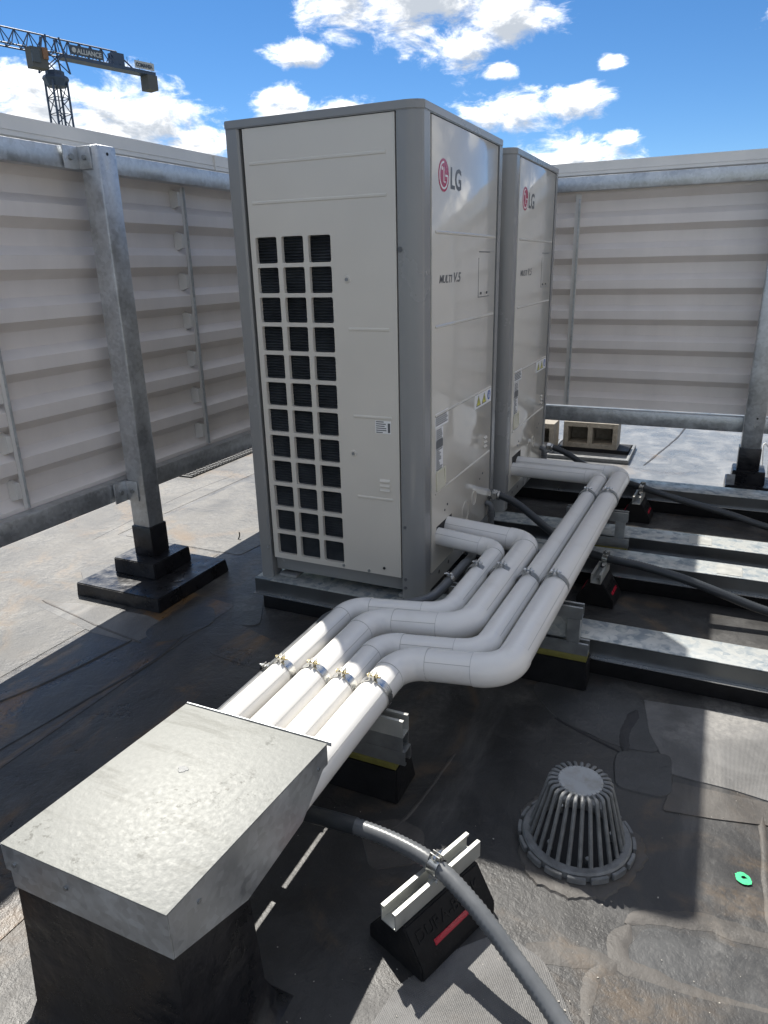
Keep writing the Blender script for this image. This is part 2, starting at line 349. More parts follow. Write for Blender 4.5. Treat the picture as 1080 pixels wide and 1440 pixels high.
def ribbon(bm, pts, w, z, h, jit=0.0):
    P3 = [Vector((p[0], p[1], 0)) for p in pts]; fine = [Vector(q[:2]) for q in spline(P3, .012)]; rows = []; ws = [1, 1]
    for i, p in enumerate(fine):
        t = (fine[min(i+1, len(fine)-1)]-fine[max(i-1, 0)]).normalized(); n = Vector((-t.y, t.x))
        for k in (0, 1): ws[k] = max(.55, min(1.5, ws[k]+random.uniform(-.16, .16)+(1-ws[k])*.12))
        fade = min(1, (i+1)/4, (len(fine)-i)/4)
        rows.append([bm.verts.new((*(p+n*sg*w*ws[kk]*q*fade), z+.0004+hh)) for sg, kk, q, hh in ((-1, 0, .5, 0), (-1, 0, .30, h*.8), (-1, 0, .08, h), (1, 1, .12, h), (1, 1, .30, h*.7), (1, 1, .5, 0))])
    for a, b in zip(rows, rows[1:]):
        for k in range(5): bm.faces.new((a[k], a[k+1], b[k+1], b[k]))
    return bm
def text_bm(s, size, origin, right, up, depth=.0006, shear=0.0, bold=0.0, width=None, align='LEFT'):
    cu = bpy.data.curves.new('t', 'FONT'); cu.body = s; cu.size = size; cu.extrude = depth/2; cu.shear = shear; cu.offset = bold; cu.resolution_u = 3; cu.align_x = align
    o = bpy.data.objects.new('t', cu); COL.objects.link(o); dg = bpy.context.evaluated_depsgraph_get(); me = bpy.data.meshes.new_from_object(o.evaluated_get(dg))
    bpy.data.objects.remove(o); bpy.data.curves.remove(cu)
    bm = NB(); bm.from_mesh(me); bpy.data.meshes.remove(me)
    xs = [v.co.x for v in bm.verts]; sx = 1.0
    if width: sx = width/(max(xs)-min(xs))
    right, up = Vector(right).normalized(), Vector(up).normalized(); nrm = right.cross(up); origin = Vector(origin)
    for v in bm.verts: v.co = origin+right*(v.co.x*sx)+up*v.co.y+nrm*(v.co.z+depth/2)
    return bm
def copy_thing(o, off, label, group=None):
    def rec(src, par):
        c = src.copy(); COL.objects.link(c); c.parent = par; ORG[c.name] = ORG.get(src.name, Vector((0, 0, 0)))+Vector(off)
        for ch in [x for x in bpy.data.objects if x.parent == src]: rec(ch, c)
        return c
    kids = [x for x in o.children]
    c = o.copy(); COL.objects.link(c); c.location = o.location+Vector(off); c['label'] = label; ORG[c.name] = ORG[o.name]+Vector(off)
    if group: c['group'] = group
    for k in kids: rec(k, c)
    return c

# ================================================================== SETTING
G = -.14                                   # roof level; z = 0 is the top of the steel rails
g_ = B((-2500, -2500, -18.6), (2500, 2500, -18)); go = link('ground', finish(g_, 'ground', 'ground')); go['kind'] = 'structure'
ro = link('roof', finish(B((-9, -8, -18), (11, 12, G)), 'roof', 'roof')); ro['kind'] = 'structure'; ORG[ro.name] = Vector((0, 0, 0))
def gp(px, py, z=G): return onz(px, py, z)[:2]
def patch(name, px, m, h, r=.03, world=False):
    poly = [(p[0], p[1]) if world else tuple(gp(*p)) for p in px]
    return part(name, sheet(NB(), rnd_poly(poly, r) if r else poly, G, h), m, ro)
# membrane sheets and repairs (each a lapped piece)
patch('membrane_sheet', [(1.16, -1.02), (1.16, -.60), (2.6, -.60), (2.6, -1.02)], 'roof3', .0022, .01, True)
patch('membrane_sheet', [gp(905, 985), gp(1080, 1012), (2.6, -.14), (2.6, -.40), gp(1080, 1128), gp(1030, 1112), gp(975, 1098), gp(940, 1088), gp(925, 1055), gp(912, 1030)], 'roof2', .0028, 0, True)
patch('cover_strip', [gp(945, 1100), gp(1080, 1130), (2.6, -.42), (2.6, -.55), gp(1080, 1162), gp(1000, 1152), gp(930, 1140)], 'roof4', .0030, .01, True)
patch('membrane_patch', [(868, 1056), (945, 1062), (946, 1118), (928, 1123), (864, 1108), (862, 1072)], 'roof3', .0042, .03)
patch('membrane_patch', [(835, 925), (905, 985), (925, 1040), (928, 1060), (870, 1052), (780, 1010), (745, 965)], 'roof3', .0018, .05)
patch('membrane_sheet', [(560, 1385), (640, 1335), (705, 1310), (765, 1350), (800, 1420), (830, 1500), (480, 1500)], 'roof2', .0024, .02)
patch('membrane_sheet', [(905, 1302), (985, 1318), (1080, 1345), (1250, 1400), (1250, 1460), (1080, 1420), (985, 1400), (895, 1372), (880, 1340)], 'roof3', .0016, .03)
patch('membrane_sheet', [(845, 1370), (880, 1372), (985, 1405), (1080, 1425), (1200, 1470), (1200, 1560), (840, 1560), (825, 1440)], 'roof', .0040, .04)
patch('membrane_patch', [(505, 1160), (560, 1150), (600, 1170), (590, 1215), (520, 1225)], 'roof4', .0018, .03)
patch('membrane_sheet', [(-1.24, -2.2), (-.86, -2.1), (-.84, -.05), (-1.20, .0)], 'rooffoul', .0011, .03, True)
patch('membrane_sheet', [(-.835, -2.1), (-.36, -2.0), (-.34, -.30), (-.80, -.16)], 'rooffoul', .0021, .05, True)
patch('membrane_patch', [(-.72, -.42), (-.30, -.46), (-.28, -.30), (-.70, -.24)], 'rooffoul', .0034, .06, True)
patch('membrane_patch', [(48, 850), (110, 848), (210, 866), (235, 880), (190, 905), (130, 890)], 'roof2', .0020, .04)
patch('membrane_patch', [(112, 800), (160, 792), (215, 815), (120, 828)], 'roof2', .0034, .05)
patch('membrane_patch', [(232, 868), (300, 850), (305, 875), (250, 900), (215, 905), (200, 890)], 'roof3', .0026, .06)
patch('membrane_patch', [(330, 835), (360, 800), (372, 840), (366, 880), (325, 880)], 'roof3', .0026, .04)
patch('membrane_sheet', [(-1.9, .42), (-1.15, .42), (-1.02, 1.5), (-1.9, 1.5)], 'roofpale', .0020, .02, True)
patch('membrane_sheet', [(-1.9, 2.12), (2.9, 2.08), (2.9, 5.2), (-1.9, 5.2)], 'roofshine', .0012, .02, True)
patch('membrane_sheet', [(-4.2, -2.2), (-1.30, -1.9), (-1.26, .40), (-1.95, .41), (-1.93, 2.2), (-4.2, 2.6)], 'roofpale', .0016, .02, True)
for pts, w, m, h in (([(-60, 1010), (60, 962), (188, 900)], .02, 'seam', .004), ([(-60, 1090), (120, 985), (215, 930), (262, 890)], .016, 'seam', .003),
                     ([(188, 1075), (330, 985), (420, 930)], .014, 'seam', .003), ([(60, 845), (140, 882), (200, 905)], .014, 'roof4', .004),
                     ([(880, 1300), (905, 1288), (985, 1296), (1080, 1325), (1240, 1370)], .046, 'roof4', .0024), ([(885, 1302), (872, 1330), (878, 1352), (905, 1366), (985, 1400), (1080, 1428), (1240, 1480)], .046, 'roof4', .0026),
                     ([(872, 1350), (845, 1368), (835, 1400), (836, 1460)], .044, 'roof4', .0022), ([(740, 1330), (800, 1345), (872, 1358)], .05, 'roof4', .002),
                     ([(640, 1060), (580, 1140), (540, 1175)], .012, 'roof4', .002), ([(1072, 1150), (1078, 1240), (1090, 1330)], .02, 'roof4', .0036),
                     ([(895, 1000), (880, 1030), (878, 1060)], .05, 'seam', .0032), ([(130, 760), (250, 700), (330, 668)], .012, 'seam', .002),
                     ([(905, 655), (950, 618), (965, 600)], .02, 'seam', .003), ([(780, 1010), (860, 1052), (940, 1090)], .012, 'seam', .003)):
    part('seam_strip', ribbon(NB(), [gp(*p) for p in pts], w, G, h, .003), m, ro, 80)
# sprayed survey mark
gm = NB(); c = onz(1045, 1237, G)
def blob(cx, cy, rx, ry, a0, n=26, j=.16):
    return [(cx+rx*(1+random.uniform(-j, j))*math.cos(2*math.pi*i/n)*math.cos(a0)-ry*math.sin(2*math.pi*i/n)*math.sin(a0),
             cy+rx*math.cos(2*math.pi*i/n)*math.sin(a0)+ry*(1+random.uniform(-j, j))*math.sin(2*math.pi*i/n)*math.cos(a0)) for i in range(n)]
outer = blob(c.x, c.y, .019, .016, -.6); inner = blob(c.x+.001, c.y+.003, .006, .004, .3, j=.3)
vo = [gm.verts.new((x, y, G+.0042)) for x, y in outer]; vi = [gm.verts.new((x, y, G+.0042)) for x, y in inner]
for i in range(26): gm.faces.new((vo[i], vo[(i+1) % 26], vi[(i+1) % 26], vi[i]))
part('paint_mark', gm, 'green', ro, label='green sprayed ring on the membrane beside the drain')
# grit
gr = NB()
for i in range(70):
    px, py = random.uniform(380, 1080), random.uniform(1130, 1440)
    if 720 < px < 900 and py < 1240: continue
    p = onz(px, py, G+.004); q = .0005+.0016*random.random()**3
    bmesh.ops.create_icosphere(gr, subdivisions=1, radius=q, matrix=Matrix.Translation(p) @ Matrix.Rotation(random.random()*6, 4, 'Z') @ Matrix.Diagonal((1.4, 1, .6, 1)))
go2 = link('roof_grit', finish(gr, 'roof_grit', 'grit')); go2['kind'] = 'stuff'; go2['label'] = 'pale grit scattered over the dark roof membrane'; go2['category'] = 'grit'

# ================================================================== STEEL RAILS ON SLEEPERS
RAILS = [(-.03, .113, 'first galvanised steel rail under the unit with grille side facing the hood'),
         (.69, .83, 'second galvanised steel rail under the rear of the grille-side unit'),
         (1.0, 1.15, 'third galvanised steel rail under the front feet of the logo unit behind'),
         (1.82, 1.985, 'last galvanised steel rail, reflecting blue sky, before the rear screen')]
for i, (y0, y1, lb) in enumerate(RAILS):
    t = thing('steel_rail', lb, 'steel rail', (0, (y0+y1)/2, G), 'rails under the outdoor units')
    x0, x1 = (-.74, 2.55)
    part('top_flange', B((x0, y0, -.004), (x1, y1, 0), .0015), 'galvbeam', t)
    for s, ya in ((-1, y0), (1, y1)):
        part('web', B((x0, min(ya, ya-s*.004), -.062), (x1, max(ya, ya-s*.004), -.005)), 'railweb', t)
        part('lip', B((x0, min(ya, ya+s*.018), -.066), (x1, max(ya, ya+s*.018), -.0625)), 'raillip', t)
    part('sleeper', B((-.715, y0+.012, G), (2.5, y1-.01, -.0665), .004), 'rubber', t)
for i, (x, y) in enumerate(((.93, 1.075), (1.05, .76))):
    solo('tape_label', B((x-.045, y-.055, .0006), (x+.05, y+.05, .0014)), 'strutlight', ('bare silvery tape patch on the third rail', 'bare silvery tape patch on the second rail')[i], 'tape', (x, y, .0006))

# ================================================================== OUTDOOR UNITS
D_, W_, H_ = .72, .93, 1.69
u = thing('outdoor_unit', 'cream air-conditioning outdoor unit with black grille openings facing the pipe hood', 'outdoor unit', (-D_/2, W_/2, 0), 'outdoor units')
cab = NB(); box(cab, (-D_+.012, .034, .088), (-.012, W_-.014, 1.658)); part('cabinet', cab, 'dark', u)
cap_pl = [(-D_-.003, -.003), (-.055, -.003), (-.032, .001), (-.013, .009), (.003, .024), (.003, W_-.024), (-.012, W_-.01), (-.03, W_+.003), (-D_-.003, W_+.003)]
cp = part('top_cap', prism(NB(), cap_pl, 'z', 1.663, H_, .003), 'post', u)
for y in (.27, .66):
    f = NB(); tube(f, [(-.36, y, H_), (-.36, y, H_+.006)], .2, 40, False); part('fan_ring', f, 'post', cp)
    f = NB()
    for k in range(9):
        r = .02+k*.022; tube(f, [(-.36+r*math.cos(a*math.pi/18), y+r*math.sin(a*math.pi/18), H_+.007) for a in range(37)], .0018, 5, False)
    for k in range(6): tube(f, [(-.36, y, H_+.008), (-.36+.2*math.cos(k*math.pi/3), y+.2*math.sin(k*math.pi/3), H_+.008)], .002, 5)
    part('fan_guard', f, 'dark', cp)
# corner posts
p1 = [(-.083, .012), (-.083, 0), (-.055, 0), (-.034, .003), (-.015, .011), (-.004, .019), (0, .027), (0, .078), (-.006, .083), (-.02, .083), (-.02, .034), (-.045, .02), (-.07, .016)]
part('corner_post', prism(NB(), p1, 'z', .001, 1.6625), 'post', u, 25)
p2 = [(0, W_-.062), (0, W_-.02), (-.012, W_-.006), (-.03, W_), (-.083, W_), (-.083, W_-.014), (-.03, W_-.02), (-.02, W_-.062)]
part('corner_post', prism(NB(), p2, 'z', .001, 1.6625), 'post', u, 25)
part('corner_post', prism(NB(), [(-D_, .0), (-.677, .0), (-.670, .006), (-.670, .07), (-.69, .07), (-.69, .09), (-D_, .09)], 'z', .001, 1.6625), 'post', u)
part('corner_post', prism(NB(), [(-D_, W_), (-.66, W_), (-.66, W_-.015), (-.70, W_-.015), (-.70, W_-.09), (-D_, W_-.09)], 'z', .001, 1.6625), 'post', u)
for y in (.12, .40, .68):
    pass
# side panel with grille openings, both long sides alike
def side_panel():
    bm = NB(); X0, X1, Z0, Z1 = -.655, -.090, .092, 1.661; y = .004; dep = .016
    xs = [-.634, -.527, -.420]; cw = .0875; ch = .0875; zt = 1.317; pit = .1015; xg = [-.6435, -.5367, -.4295, -.3235]
    def quad(a, b, c, d):
        bm.faces.new([bm.verts.new((q[0], y, q[1])) for q in (a, b, c, d)])
    ztop = zt+.007; zbot = zt-11*pit-ch-.007
    quad((X0, ztop), (X1, ztop), (X1, Z1), (X0, Z1)); quad((X0, Z0), (X1, Z0), (X1, zbot), (X0, zbot))
    quad((X0, zbot), (xg[0], zbot), (xg[0], ztop), (X0, ztop)); quad((xg[3], zbot), (X1, zbot), (X1, ztop), (xg[3], ztop))
    for r in range(12):
        z1 = zt-r*pit; z0 = z1-ch
        zc1 = ztop if r == 0 else z1+(pit-ch)/2; zc0 = zbot if r == 11 else z0-(pit-ch)/2
        for c in range(3):
            a0 = xs[c]; a1 = a0+cw; rad = .007
            loops = []
            for (cx, cz, st) in ((a1-rad, z1-rad, 0), (a0+rad, z1-rad, 90), (a0+rad, z0+rad, 180), (a1-rad, z0+rad, 270)):
                loops.append([bm.verts.new((cx+rad*math.cos(R(st+30*k)), y, cz+rad*math.sin(R(st+30*k)))) for k in range(4)])
            out = [bm.verts.new((q[0], y, q[1])) for q in ((xg[c+1], zc1), (xg[c], zc1), (xg[c], zc0), (xg[c+1], zc0))]
            flat = []
            for i in range(4):
                for k in range(3): bm.faces.new((out[i], loops[i][k], loops[i][k+1]))
                bm.faces.new((out[i], loops[i][3], loops[(i+1) % 4][0], out[(i+1) % 4])); flat += loops[i]
            bk = [bm.verts.new((v.co.x, y+dep, v.co.z)) for v in flat]; n = len(flat)
            for i in range(n): bm.faces.new((flat[i], flat[(i+1) % n], bk[(i+1) % n], bk[i]))
    q = [(X0, Z0), (X1, Z0), (X1, Z1), (X0, Z1)]
    f = [bm.verts.new((a, y, b)) for a, b in q]; b_ = [bm.verts.new((a, y+dep, b)) for a, b in q]
    for i in range(4): bm.faces.new((f[i], f[(i+1) % 4], b_[(i+1) % 4], b_[i]))
    return bm
sp = part('side_panel', side_panel(), 'sidepanel', u)
fb = NB(); n = 240; x0, x1, z0, z1 = -.645, -.322, .105, 1.325
prev = None
for i in range(n+1):
    z = z0+(z1-z0)*i/n; yy = .020+(.011 if i % 2 else 0); a, b = fb.verts.new((x0, yy, z)), fb.verts.new((x1, yy, z))
    if prev: fb.faces.new((prev[0], prev[1], b, a))
    prev = (a, b)
part('coil_fins', fb, 'fin', u, 10)
def hrib(x0, x1, z, h=.012): return prism(NB(), [(.004, z-h/2), (.0015, z-h/4), (.0015, z+h/4), (.004, z+h/2)], 'x', x0, x1)
for x0, x1, z in ((-.634, -.122, 1.552), (-.634, -.122, 1.428), (-.274, -.122, 1.007), (-.268, -.117, .702), (-.262, -.118, .398)):
    part('pressed_rib', hrib(x0, x1, z), 'sidepanel', sp)
for z in (.47, .452, .434):
    part('louvre', prism(NB(), [(.004, z-.005), (-.003, z-.003), (.004, z+.006)], 'x', -.168, -.128), 'sidepanel', sp)
for x, z in ((-.275, 1.172), (-.273, .563)):
    s = NB(); tube(s, [(x, .005, z), (x, .0015, z)], [.014, .011], 20); o = part('screw', s, 'sidepanel', u); part('screw_head', disc(NB(), (x, .0015, z), (0, -1, 0), .006, .003, 12), 'strut', o)
for x, z in ((-.16, .121), (-.225, .10), (-.335, .105), (-.68, .135)):
    part('bolt', disc(NB(), (x, .004 if x > -.66 else 0, z), (0, -1, 0), .0055, .003, 10), 'dark' if x == -.16 else 'strut', sp)
for z in (.30, .09, .055): part('bolt', disc(NB(), (-.07, .0002, z), (0, -1, 0), .006, .003, 10), 'ink', u)
part('bolt', disc(NB(), (-.075, .0002, 1.262), (0, -1, 0), .009, .003, 12), 'ink', u)
def plabel(x0, x1, z0, z1, y, parent, rows, seed):
    o = part('label_sticker', B((x0, y-.0006, z0), (x1, y, z1)), 'white', parent); rr = random.Random(seed); h = (z1-z0)/rows
    for k in range(rows):
        zc = z1-h*(k+.5); a = x0+.003; b = a+(x1-a-.004)*rr.uniform(.45, .95)
        part('printed_line', B((a, y-.0012, zc-h*.22), (b, y-.0008, zc+h*.22)), 'ink', o)
    return o
plabel(-.182, -.122, .646, .692, .004, u, 6, 3)
part('printed_block', B((-.133, .0026, .650), (-.124, .0030, .684)), 'ink', sp)
# front panel (faces +x)
FP = part('front_panel', B((-.016, .098, .086), (-.002, .852, 1.661), .002), 'panel', u)
def frib(y0, y1, z, h=.011): return prism(NB(), [(-.002, z-h/2), (.0012, z-h/5), (.0012, z+h/5), (-.002, z+h/2)], 'y', y0, y1)
for z in (1.316, 1.006, .692, .396): part('pressed_rib', frib(.13, .835, z), 'panel', FP)
for z in (.475, .455, .435):
    bm = NB(); prism(bm, [(-.0025, z-.005), (.005, z-.003), (-.0025, z+.006)], 'y', .745, .785); part('louvre', bm, 'panel', FP)
# round emblem and lettering
cy, cz, er = .207, 1.495, .051
part('emblem_disc', disc(NB(), (-.0021, cy, cz), (1, 0, 0), er, .0010, 40), 'logo_red', FP)
em = NB(); xq = -.0006
def strip2d(bm, pts, w):
    pts = [Vector(p) for p in pts]; row = []
    for i, p in enumerate(pts):
        t = (pts[min(i+1, len(pts)-1)]-pts[max(i-1, 0)]).normalized(); nn = Vector((-t.y, t.x))
        row.append([bm.verts.new((xx, cy+q.x, cz+q.y)) for q in (p-nn*w/2, p+nn*w/2) for xx in (xq-.0006, xq)])
    for a, b in zip(row, row[1:]):
        bm.faces.new((a[1], a[3], b[3], b[1])); bm.faces.new((a[0], a[1], b[1], b[0])); bm.faces.new((a[2], a[3], b[3], b[2]))
strip2d(em, [(.040*math.cos(R(a)), .040*math.sin(R(a))) for a in range(88, 361, 8)], .0062)
strip2d(em, [(.040, .0), (.014, .0)], .0062)
strip2d(em, [(.0, .024), (.0, -.020), (.016, -.020)], .0062)
for k in range(1): disc(em, (xq-.0006, cy-.017, cz+.020), (1, 0, 0), .0062, .0006, 12)
part('emblem_face', em, 'white', FP)
part('brand_lettering', text_bm('LG', .094, (-.0018, .272, 1.461), (0, 1, 0), (0, 0, 1), bold=.002, width=.112), 'ink', FP)
part('model_lettering', text_bm('MULTI', .036, (-.0018, .166, 1.152), (0, 1, 0), (0, 0, 1), shear=.25, bold=.0009, width=.135), 'ink', FP)
part('model_lettering', text_bm('V.5', .046, (-.0018, .312, 1.152), (0, 1, 0), (0, 0, 1), shear=.25, bold=.0009, width=.078), 'ink', FP)
# small service cover outline
for lo, hi in (((.622, 1.255), (.772, 1.259)), ((.620, 1.083), (.770, 1.086)), ((.618, 1.083), (.6205, 1.235))):
    part('cover_joint', B((-.0021, lo[0], lo[1]), (-.0014, hi[0], hi[1])), 'ink', FP)
for y in (.655, .735): part('cover_screw', B((-.0018, y-.007, 1.094), (.001, y+.007, 1.104), .001), 'ink', FP)
# warning label and rating labels
wl_ = part('warning_label', B((-.002, .600, .628), (-.0012, .842, .690)), 'white', u)
for yc in (.655, .735):
    tri = NB(); prism(tri, [(yc-.032, .637), (yc+.032, .637), (yc, .682)], 'x', -.0011, -.0006); part('warning_triangle', tri, 'ink', wl_)
    tri = NB(); prism(tri, [(yc-.025, .6405), (yc+.025, .6405), (yc, .6765)], 'x', -.0005, -.0002); part('warning_triangle', tri, 'yel', wl_)
    part('warning_bar', B((-.0001, yc-.003, .648), (.0003, yc+.003, .667)), 'ink', wl_)
part('mandatory_disc', disc(NB(), (-.0012, .806, .661), (1, 0, 0), .021, .0008, 20), 'blue', wl_)
part('mandatory_figure', B((-.0003, .799, .648), (.0002, .813, .664)), 'white', wl_)
part('mandatory_figure', disc(NB(), (-.0003, .806, .670), (1, 0, 0), .005, .0005, 12), 'white', wl_)
rl = NB()
for y0, y1, z0, z1 in ((.132, .272, .645, .700), (.137, .215, .475, .642)):
    o = part('rating_label', B((-.002, y0, z0), (-.0012, y1, z1)), 'white', u); rr = random.Random(5)
    k = 0; z = z1-.006
    while z > z0+.006:
        a = y0+.004; b = a+(y1-a-.004)*rr.uniform(.4, 1)
        part('printed_line', B((-.0011, a, z-.0022), (-.0007, b, z+.0022)), 'ink', o); z -= .0075
part('rating_block', B((-.0011, .139, .566), (-.0005, .212, .596)), 'ink', FP)
hd = NB(); box(hd, (-.002, .140, .405), (.004, .238, .413), .001); box(hd, (-.002, .140, .475), (.004, .238, .483), .001); box(hd, (-.002, .140, .413), (.004, .149, .475), .001); box(hd, (-.002, .229, .413), (.004, .238, .475), .001)
ho = part('handle_recess', hd, 'cream', u); prism(hd2 := NB(), [(-.0019, .414), (.003, .414), (-.0019, .474)], 'y', .15, .228); part('handle_slope', hd2, 'cream', ho)
# base
part('base_rail', B((-.028, .083, .016), (-.006, W_-.062, .083), .002), 'post', u)
for y in (.19, .30, .52, .64): part('rail_slot', disc(NB(), (-.006, y, .055), (1, 0, 0), .008, .0006, 14), 'dark', u)
part('base_rail', B((-.665, .03, .03), (-.09, .05, .086), .002), 'post', u)
part('base_rail', B((-D_+.006, .09, .016), (-D_+.03, W_-.09, .083), .002), 'post', u)
for x in (-.63, -.09):
    for y in (.02, W_-.09): part('foot', B((x-.02, y, .0012), (x+.06, y+.07, .014), .002), 'post', u)
ko = NB()
part('knockout_ring', tube(ko, [(-.0015, .50+.045*math.cos(a*math.pi/12), .21+.045*math.sin(a*math.pi/12)) for a in range(25)], .0012, 5, False), 'panel', FP)
part('knockout_ring', tube(NB(), [(-.0015, .62+.032*math.cos(a*math.pi/12), .235+.032*math.sin(a*math.pi/12)) for a in range(25)], .0012, 5, False), 'panel', FP)
part('pipe_opening', B((-.0019, .148, .186), (-.0012, .322, .259)), 'dark', FP)
for y, z in ((.24, .30), (.27, .315), (.70, .30), (.74, .315)): part('bolt', disc(NB(), (-.002, y, z), (1, 0, 0), .005, .002, 8), 'ink', FP)
u2 = copy_thing(u, (0, 1.119, 0), 'cream air-conditioning outdoor unit standing between its twin and the rear screen', 'outdoor units')

# ================================================================== INSULATED PIPES
def arc_path(pts, rb):
    """polyline with rounded corners -> list of (kind, points)"""
    P = [Vector(p) for p in pts]; segs = []; cur = P[0]
    for i in range(1, len(P)-1):
        a, b, c = P[i-1], P[i], P[i+1]; d0 = (b-a).normalized(); d1 = (c-b).normalized(); th = d0.angle(d1); t = rb*math.tan(th/2)
        s, e = b-d0*t, b+d1*t; segs.append(('straight', [cur, s]))
        nrm = (d1-d0*d1.dot(d0)).normalized(); ctr = s+nrm*rb
        segs.append(('elbow', [ctr-nrm*rb*math.cos(th*k/14)+d0*rb*math.sin(th*k/14) for k in range(15)])); cur = e
    segs.append(('straight', [cur, P[-1]])); return segs
def pipe(pts, r, rb, label):
    t = thing('insulated_pipe', label, 'pipe', tuple(pts[-1]), 'white insulated refrigerant pipes')
    for kind, q in arc_path(pts, rb):
        if kind == 'straight':
            k = max(2, int((q[1]-q[0]).length/.05)); pp = [q[0].lerp(q[1], i/k) for i in range(k+1)]
            so2 = part('straight_cover', tube(NB(), pp, r, 28), 'pvc', t)
            dv = (q[1]-q[0]).normalized(); sd = dv.cross(Vector((0, 0, 1))).normalized(); sd = sd if sd.x > 0 or abs(dv.x) > .5 else -sd
            if abs(dv.x) > .5 and sd.y > 0: sd = -sd
            of = (sd*math.cos(R(38))+Vector((0, 0, 1))*math.sin(R(38)))*(r-.0002)
            part('lap_seam', tube(NB(), [q[0]+of, q[1]+of], .0009, 5, False), 'joint', so2)
        else:
            d0 = (q[0]-q[1]).normalized(); d1 = (q[-1]-q[-2]).normalized()
            eo = part('elbow_cover', tube(NB(), [q[0]+d0*.012]+q+[q[-1]+d1*.012], r+.0016, 28), 'pvc', t)
            for e_, d_ in ((q[0], d0), (q[-1], d1)): part('joint_line', tube(NB(), [e_+d_*.0121, e_+d_*.0135], r+.0008, 28), 'joint', eo)
    return t
ZU, ZL = .205, .168; YE = -1.468
pipe([(-.004, .165, .217), (.246, .142, ZU), (.243, -.42, ZU), (-.082, -.42, ZL), (-.082, YE, ZL)], .0345, .062, 'thin white insulated pipe running closest to the grille-side unit')
pipe([(-.004, .275, .217), (.338, .252, ZU), (.327, -.483, ZU), (.018, -.483, ZL), (.018, YE, ZL)], .0437, .072, 'thick white insulated pipe leaving the grille-side unit, second from it')
pipe([(-.004, 1.285, .19), (.452, 1.245, .197), (.410, -.60, ZU), (.105, -.60, ZL), (.105, YE, ZL)], .0355, .062, 'thin white insulated pipe coming from the rear unit')
pipe([(-.004, 1.385, .19), (.541, 1.335, .195), (.495, -.668, ZU), (.196, -.668, ZL), (.196, YE, ZL)], .0447, .074, 'thick white insulated pipe from the rear unit, outermost of the four')
PX_U = [(.243, .0345), (.330, .0437), (.4205, .0355), (.508, .0447)]; PX_L = [(-.082, .0345), (.018, .0437), (.105, .0355), (.196, .0447)]
def clamp(x, y, z, r, top, label, mb='strut', bolt='zinc'):
    """strut pipe clamp: two half bands with ears and a bolt over the pipe; feet hooked into the strut at z = top"""
    t = thing('pipe_clamp', label, 'pipe clamp', (x, y, top), 'band clamps on the white pipes'); w = .013; rr = r+.0014; th = .0022
    for s in (-1, 1):
        bm = NB(); pts = []
        for k in range(13):
            a = R(84-s*0)-R(84+80)*k/12 if s > 0 else R(96)+R(84+80)*k/12
            pts.append((x+rr*math.cos(a), z+rr*math.sin(a)))
        pts = [(x+s*.0045, z+rr+.016), (x+s*.0045, z+rr+.003)]+pts[1:]+[(x+s*.010, top+.001)]
        o2 = []
        for i, p in enumerate(pts):
            t_ = Vector(pts[min(i+1, len(pts)-1)])-Vector(pts[max(i-1, 0)]); t_.normalize(); nn = Vector((-t_.y, t_.x))*s; o2.append(tuple(Vector(p)+nn*th))
        prism(bm, pts+o2[::-1], 'y', y-w, y+w); part('band', bm, mb, t, 30)
    zb = z+rr+.010
    b = NB(); tube(b, [(x-.016, y, zb), (x+.020, y, zb)], .0032, 10); tube(b, [(x-.014, y, zb), (x-.0078, y, zb)], .0062, 6); tube(b, [(x+.0078, y, zb), (x+.013, y, zb)], .0058, 6)
    part('bolt', b, bolt, t); return t
nm = ['thin pipe nearest the grille-side unit', 'thick second pipe', 'thin third pipe', 'thick outermost pipe']
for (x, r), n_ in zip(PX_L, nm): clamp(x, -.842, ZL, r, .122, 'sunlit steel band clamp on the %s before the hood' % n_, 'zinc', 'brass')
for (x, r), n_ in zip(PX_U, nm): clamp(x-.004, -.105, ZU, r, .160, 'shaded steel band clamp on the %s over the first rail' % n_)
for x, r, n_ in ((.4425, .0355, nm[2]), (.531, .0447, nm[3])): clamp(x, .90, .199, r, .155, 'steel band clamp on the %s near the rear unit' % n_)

# ================================================================== PIPE SUPPORTS (rubber block, strut channel)
def strut(bm, lo, hi, axis, y0, up=1, w=.041, h=.041, th=.0026):
    """U channel with lips; along axis 'x' (profile in y, z) or 'z' etc. lo..hi; y0 = (a0, b0) lower corner"""
    a, b = y0
    pr = [(a, b+h), (a, b), (a+w, b), (a+w, b+h), (a+w-.009, b+h), (a+w-.009, b+h-.006), (a+w-.0066, b+h-.006), (a+w-.0066, b+h-th), (a+w-th, b+h-th), (a+w-th, b+th), (a+th, b+th), (a+th, b+h-th), (a+.0066, b+h-th), (a+.0066, b+h-.006), (a+.009, b+h-.006), (a+.009, b+h)]
    if up < 0: pr = [(p[0], 2*b+h-p[1]) for p in pr]
    return prism(bm, pr, axis, lo, hi)
def rubber_block(x0, x1, y0, y1, z0, z1, tp=.02):
    bm = NB(); t = NB()
    lo = [t.verts.new(q) for q in ((x0, y0, z0), (x1, y0, z0), (x1, y1, z0), (x0, y1, z0))]; hi = [t.verts.new(q) for q in ((x0+.004, y0+tp*.3, z1), (x1-.004, y0+tp*.3, z1), (x1-.004, y1-tp, z1), (x0+.004, y1-tp, z1))]
    t.faces.new(lo[::-1]); t.faces.new(hi)
    for i in range(4): t.faces.new((lo[i], lo[(i+1) % 4], hi[(i+1) % 4], hi[i]))
    bmesh.ops.bevel(t, geom=list(t.edges), offset=.004, segments=2, affect='EDGES'); merge(bm, t); return bm
t = thing('pipe_support', 'rubber block with three stacked strut channels beneath the pipes beside the hood', 'pipe support', (.05, -.80, G), 'pipe supports')
part('rubber_block', rubber_block(-.17, .268, -.868, -.735, G, -.036, .03), 'rubber', t)
